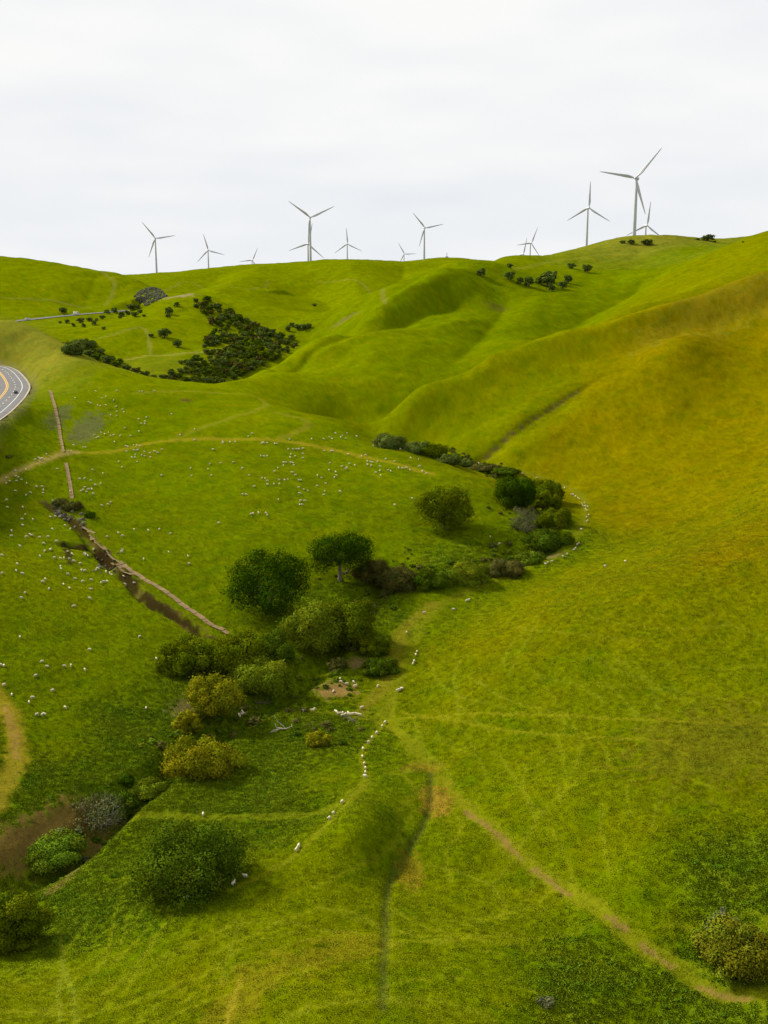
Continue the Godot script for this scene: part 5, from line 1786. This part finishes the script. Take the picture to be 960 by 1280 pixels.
func build_sheep():
	var mat := dyed(0.95, 0.1)
	var mesh := []
	for k in 4:
		mesh.append(sheep_mesh(k))
	var places := [
		[FLOCK_FILE, "cream sheep walking in single file down the narrow path below the path junction", "sheep walking in single file", 2],
		[FLOCK_CROSS, "cream sheep jostling along the crossing path that leaves the creek", "sheep on the crossing path", 2],
		[FLOCK_LITTER, "cream sheep %s near the brown leaf litter on the creek bank", "sheep by the leaf litter", 0],
		[FLOCK_TRAIL, "cream sheep strung out along the curved trail at the golden hill's foot", "sheep along the curving trail", 2],
		[FLOCK_BUSH, "cream sheep %s in the shade of the big round bush", "sheep under the big round bush", 3],
		[FLOCK_LONE, "lone cream sheep on the faint path above the big round bush", "", 1],
		[FLOCK_GOLD, "cream sheep grazing alone out on the open golden hillside", "sheep on the golden hillside", 0],
		[FLOCK_WILLOW, "cream sheep standing close beside the yellow green willow", "sheep by the yellow willow", 1],
		[FLOCK_SLOPE, "cream sheep %s on the bright slope on the outer side of the eroded ditch", "sheep outside the ditch", 0],
		[FLOCK_DITCH, "cream sheep %s on the trampled rim of the eroded ditch beside the broken drain", "sheep at the ditch rim", 0],
		[FLOCK_LANE, "cream sheep %s by the pale dirt lane on the outer side of the straight drain", "sheep by the dirt lane", 0],
		[FLOCK_DRAIN, "cream sheep %s between the straight drain and the yellow lane", "sheep beside the straight drain", 0],
		[FLOCK_KNOLL, "cream sheep %s on the broad green knoll around the lone oak", "sheep on the knoll", 0],
		[FLOCK_UPPER, "cream sheep %s on the flat pasture above the yellow lane", "sheep on the upper pasture", 0],
	]
	var r := RandomNumberGenerator.new()
	r.seed = 8
	var all := []
	for g in places.size():
		var list: Array = places[g][0]
		for i in range(0, list.size(), 2):
			var p := hit(list[i], list[i + 1])
			var turn := r.randf() * TAU
			var pose := r.randi() % 4
			var kind: int = places[g][3]
			if kind == 2 and list.size() > 4:
				# head to tail along the way
				var j := i + 2 if i + 3 < list.size() else i - 2
				var q := hit(list[j], list[j + 1])
				var dir := (q - p) * (1.0 if j > i else -1.0)
				if dir.length() < 14.0:
					turn = atan2(dir.y, dir.x) + r.randf_range(-0.2, 0.2)
				pose = 2 if r.randf() < 0.85 else 1
			elif kind == 3:
				pose = 3 if i >= 4 else 1
			elif kind == 1:
				pose = 1
			else:
				pose = 0 if pose < 3 else [1, 3, 2][r.randi() % 3]
			all.append([p.y, p, turn, pose, g])
	all.sort_custom(func(a, b): return a[0] < b[0])
	var rest := []
	var doing := ["grazing", "standing", "walking", "lying"]
	for k in all.size():
		var s: Array = all[k]
		var p: Vector2 = s[1]
		var size := r.randf_range(0.74, 0.90)
		var up := slope_at(p.x, p.y)
		var fwd := Vector3(cos(s[2]), 0, -sin(s[2]))
		fwd = (fwd - up * fwd.dot(up)).normalized()
		var basis := Basis(fwd, up.lerp(Vector3.UP, 0.0), fwd.cross(up)).scaled_local(Vector3.ONE * size)
		var tr := Transform3D(basis, at(p.x, p.y, 0.01))
		if k < 300:
			var o := solid("sheep", mesh[s[3]], mat)
			o.transform = tr
			tag(o, places[s[4]][1] % doing[s[3]] if "%s" in places[s[4]][1] else places[s[4]][1], "sheep", places[s[4]][2])
		else:
			rest.append(tr)
	var mm := MultiMesh.new()
	mm.transform_format = MultiMesh.TRANSFORM_3D
	mm.mesh = mesh[0]
	mm.instance_count = rest.size()
	for k in rest.size():
		mm.set_instance_transform(k, rest[k])
	var o := MultiMeshInstance3D.new()
	o.name = "distant_flock"
	o.multimesh = mm
	o.material_override = mat
	o.set_meta("kind", "stuff")
	tag(o, "rest of the cream flock dotted over the pasture beyond the yellow lane", "flock")
	add_child(o)

# ---------------------------------------------------------------- grass

func tussock(seed_: int, blades: int, tall: float, wide: float) -> Mesh:
	var r := RandomNumberGenerator.new()
	r.seed = seed_
	var h := Heap.new()
	for k in blades:
		var a := r.randf() * TAU
		var q := sqrt(r.randf()) * 0.75
		var b := Vector3(cos(a) * q, -0.03, sin(a) * q)
		var lean := Vector3(r.randfn(), 0, r.randfn()) * 0.55
		var hgt_ := tall * r.randf_range(0.5, 1.25)
		var tip := b + Vector3(lean.x * hgt_, hgt_, lean.z * hgt_)
		var mid := b.lerp(tip, 0.55) + Vector3(0, hgt_ * 0.12, 0)
		var s := Vector3(cos(a * 7.0), 0, sin(a * 7.0)) * wide * r.randf_range(0.7, 1.4)
		var nn := (Vector3(lean.x, 1.0, lean.z) + Vector3(r.randfn(), 0, r.randfn()) * 0.4).normalized()
		var o := h.v.size()
		for p in [b - s, b + s, mid + s * 0.8, mid - s * 0.8, tip]:
			h.v.append(p); h.n.append(nn)
		for e in [0, 3, 1, 1, 3, 2, 3, 4, 2]:
			h.i.append(o + e)
	return h.mesh()

func build_grass():
	var mat := dyed(0.9, 0.1)
	mat.cull_mode = BaseMaterial3D.CULL_DISABLED
	mat.backlight_enabled = true
	mat.backlight = Color(0.5, 0.5, 0.5)
	var kinds := [tussock(1, 60, 0.10, 0.036), tussock(2, 64, 0.13, 0.040), tussock(3, 54, 0.08, 0.036), tussock(4, 74, 0.17, 0.060)]
	var bufs := [PackedFloat32Array(), PackedFloat32Array(), PackedFloat32Array(), PackedFloat32Array()]
	var r := RandomNumberGenerator.new()
	r.seed = 31
	var clump := noise(61, 1.0 / 4.5, 3)
	var d := 88.0
	while d < 620.0:
		var s := maxf(0.78, d / 290.0)
		var x := -(0.37 * d + 12.0)
		while x < 0.37 * d + 12.0:
			var q := Vector2(x + r.randf_range(-0.5, 0.5) * s, d + r.randf_range(-0.5, 0.5) * s)
			x += s
			var id := cell(q.x, q.y)
			var cv := cover[id]
			if cv < r.randf_range(0.05, 0.5) or r.randf() < smoothstep(330.0, 620.0, d):
				continue
			var k := 3 if cv > 1.5 + r.randf_range(-0.3, 0.5) else r.randi() % 3
			var n := clump.get_noise_2d(q.x, q.y)
			var hi := clampf(cv if k < 3 else cv - 0.7, 0.3, 1.5) * (1.0 + n * 0.5) * r.randf_range(0.75, 1.3)
			var up := slope_at(q.x, q.y).lerp(Vector3.UP, 0.15).normalized()
			var a := r.randf() * TAU
			var e := Vector3(cos(a), 0, sin(a))
			e = (e - up * e.dot(up)).normalized()
			var z := e.cross(up)
			var sc := s * 1.25
			var sy := hi * (1.0 - 0.35 * smoothstep(250.0, 520.0, d))
			var p := at(q.x, q.y)
			var f := 1.34 * r.randf_range(0.92, 1.09)
			var c := tint[id]
			bufs[k].append_array(PackedFloat32Array([e.x * sc, up.x * sy, z.x * sc, p.x, e.y * sc, up.y * sy, z.y * sc, p.y, e.z * sc, up.z * sy, z.z * sc, p.z, c.r * f, c.g * f, c.b * f, 1.0]))
		d += s
	var names := ["pasture_grass", "meadow_grass", "short_grass", "rank_grass"]
	var labels := ["green pasture grass covering the near slopes and knoll", "thick green meadow grass mixed through the near slopes", "short straw-flecked grass of the grazed slopes", "tall rank deep green grass in the creek hollow"]
	for k in 4:
		var mm := MultiMesh.new()
		mm.transform_format = MultiMesh.TRANSFORM_3D
		mm.use_colors = true
		mm.mesh = kinds[k]
		mm.instance_count = bufs[k].size() / 16
		mm.buffer = bufs[k]
		var o := MultiMeshInstance3D.new()
		o.name = names[k]
		o.multimesh = mm
		o.material_override = mat
		o.set_meta("kind", "stuff")
		tag(o, labels[k], "grass")
		add_child(o)
		print("grass ", mm.instance_count)
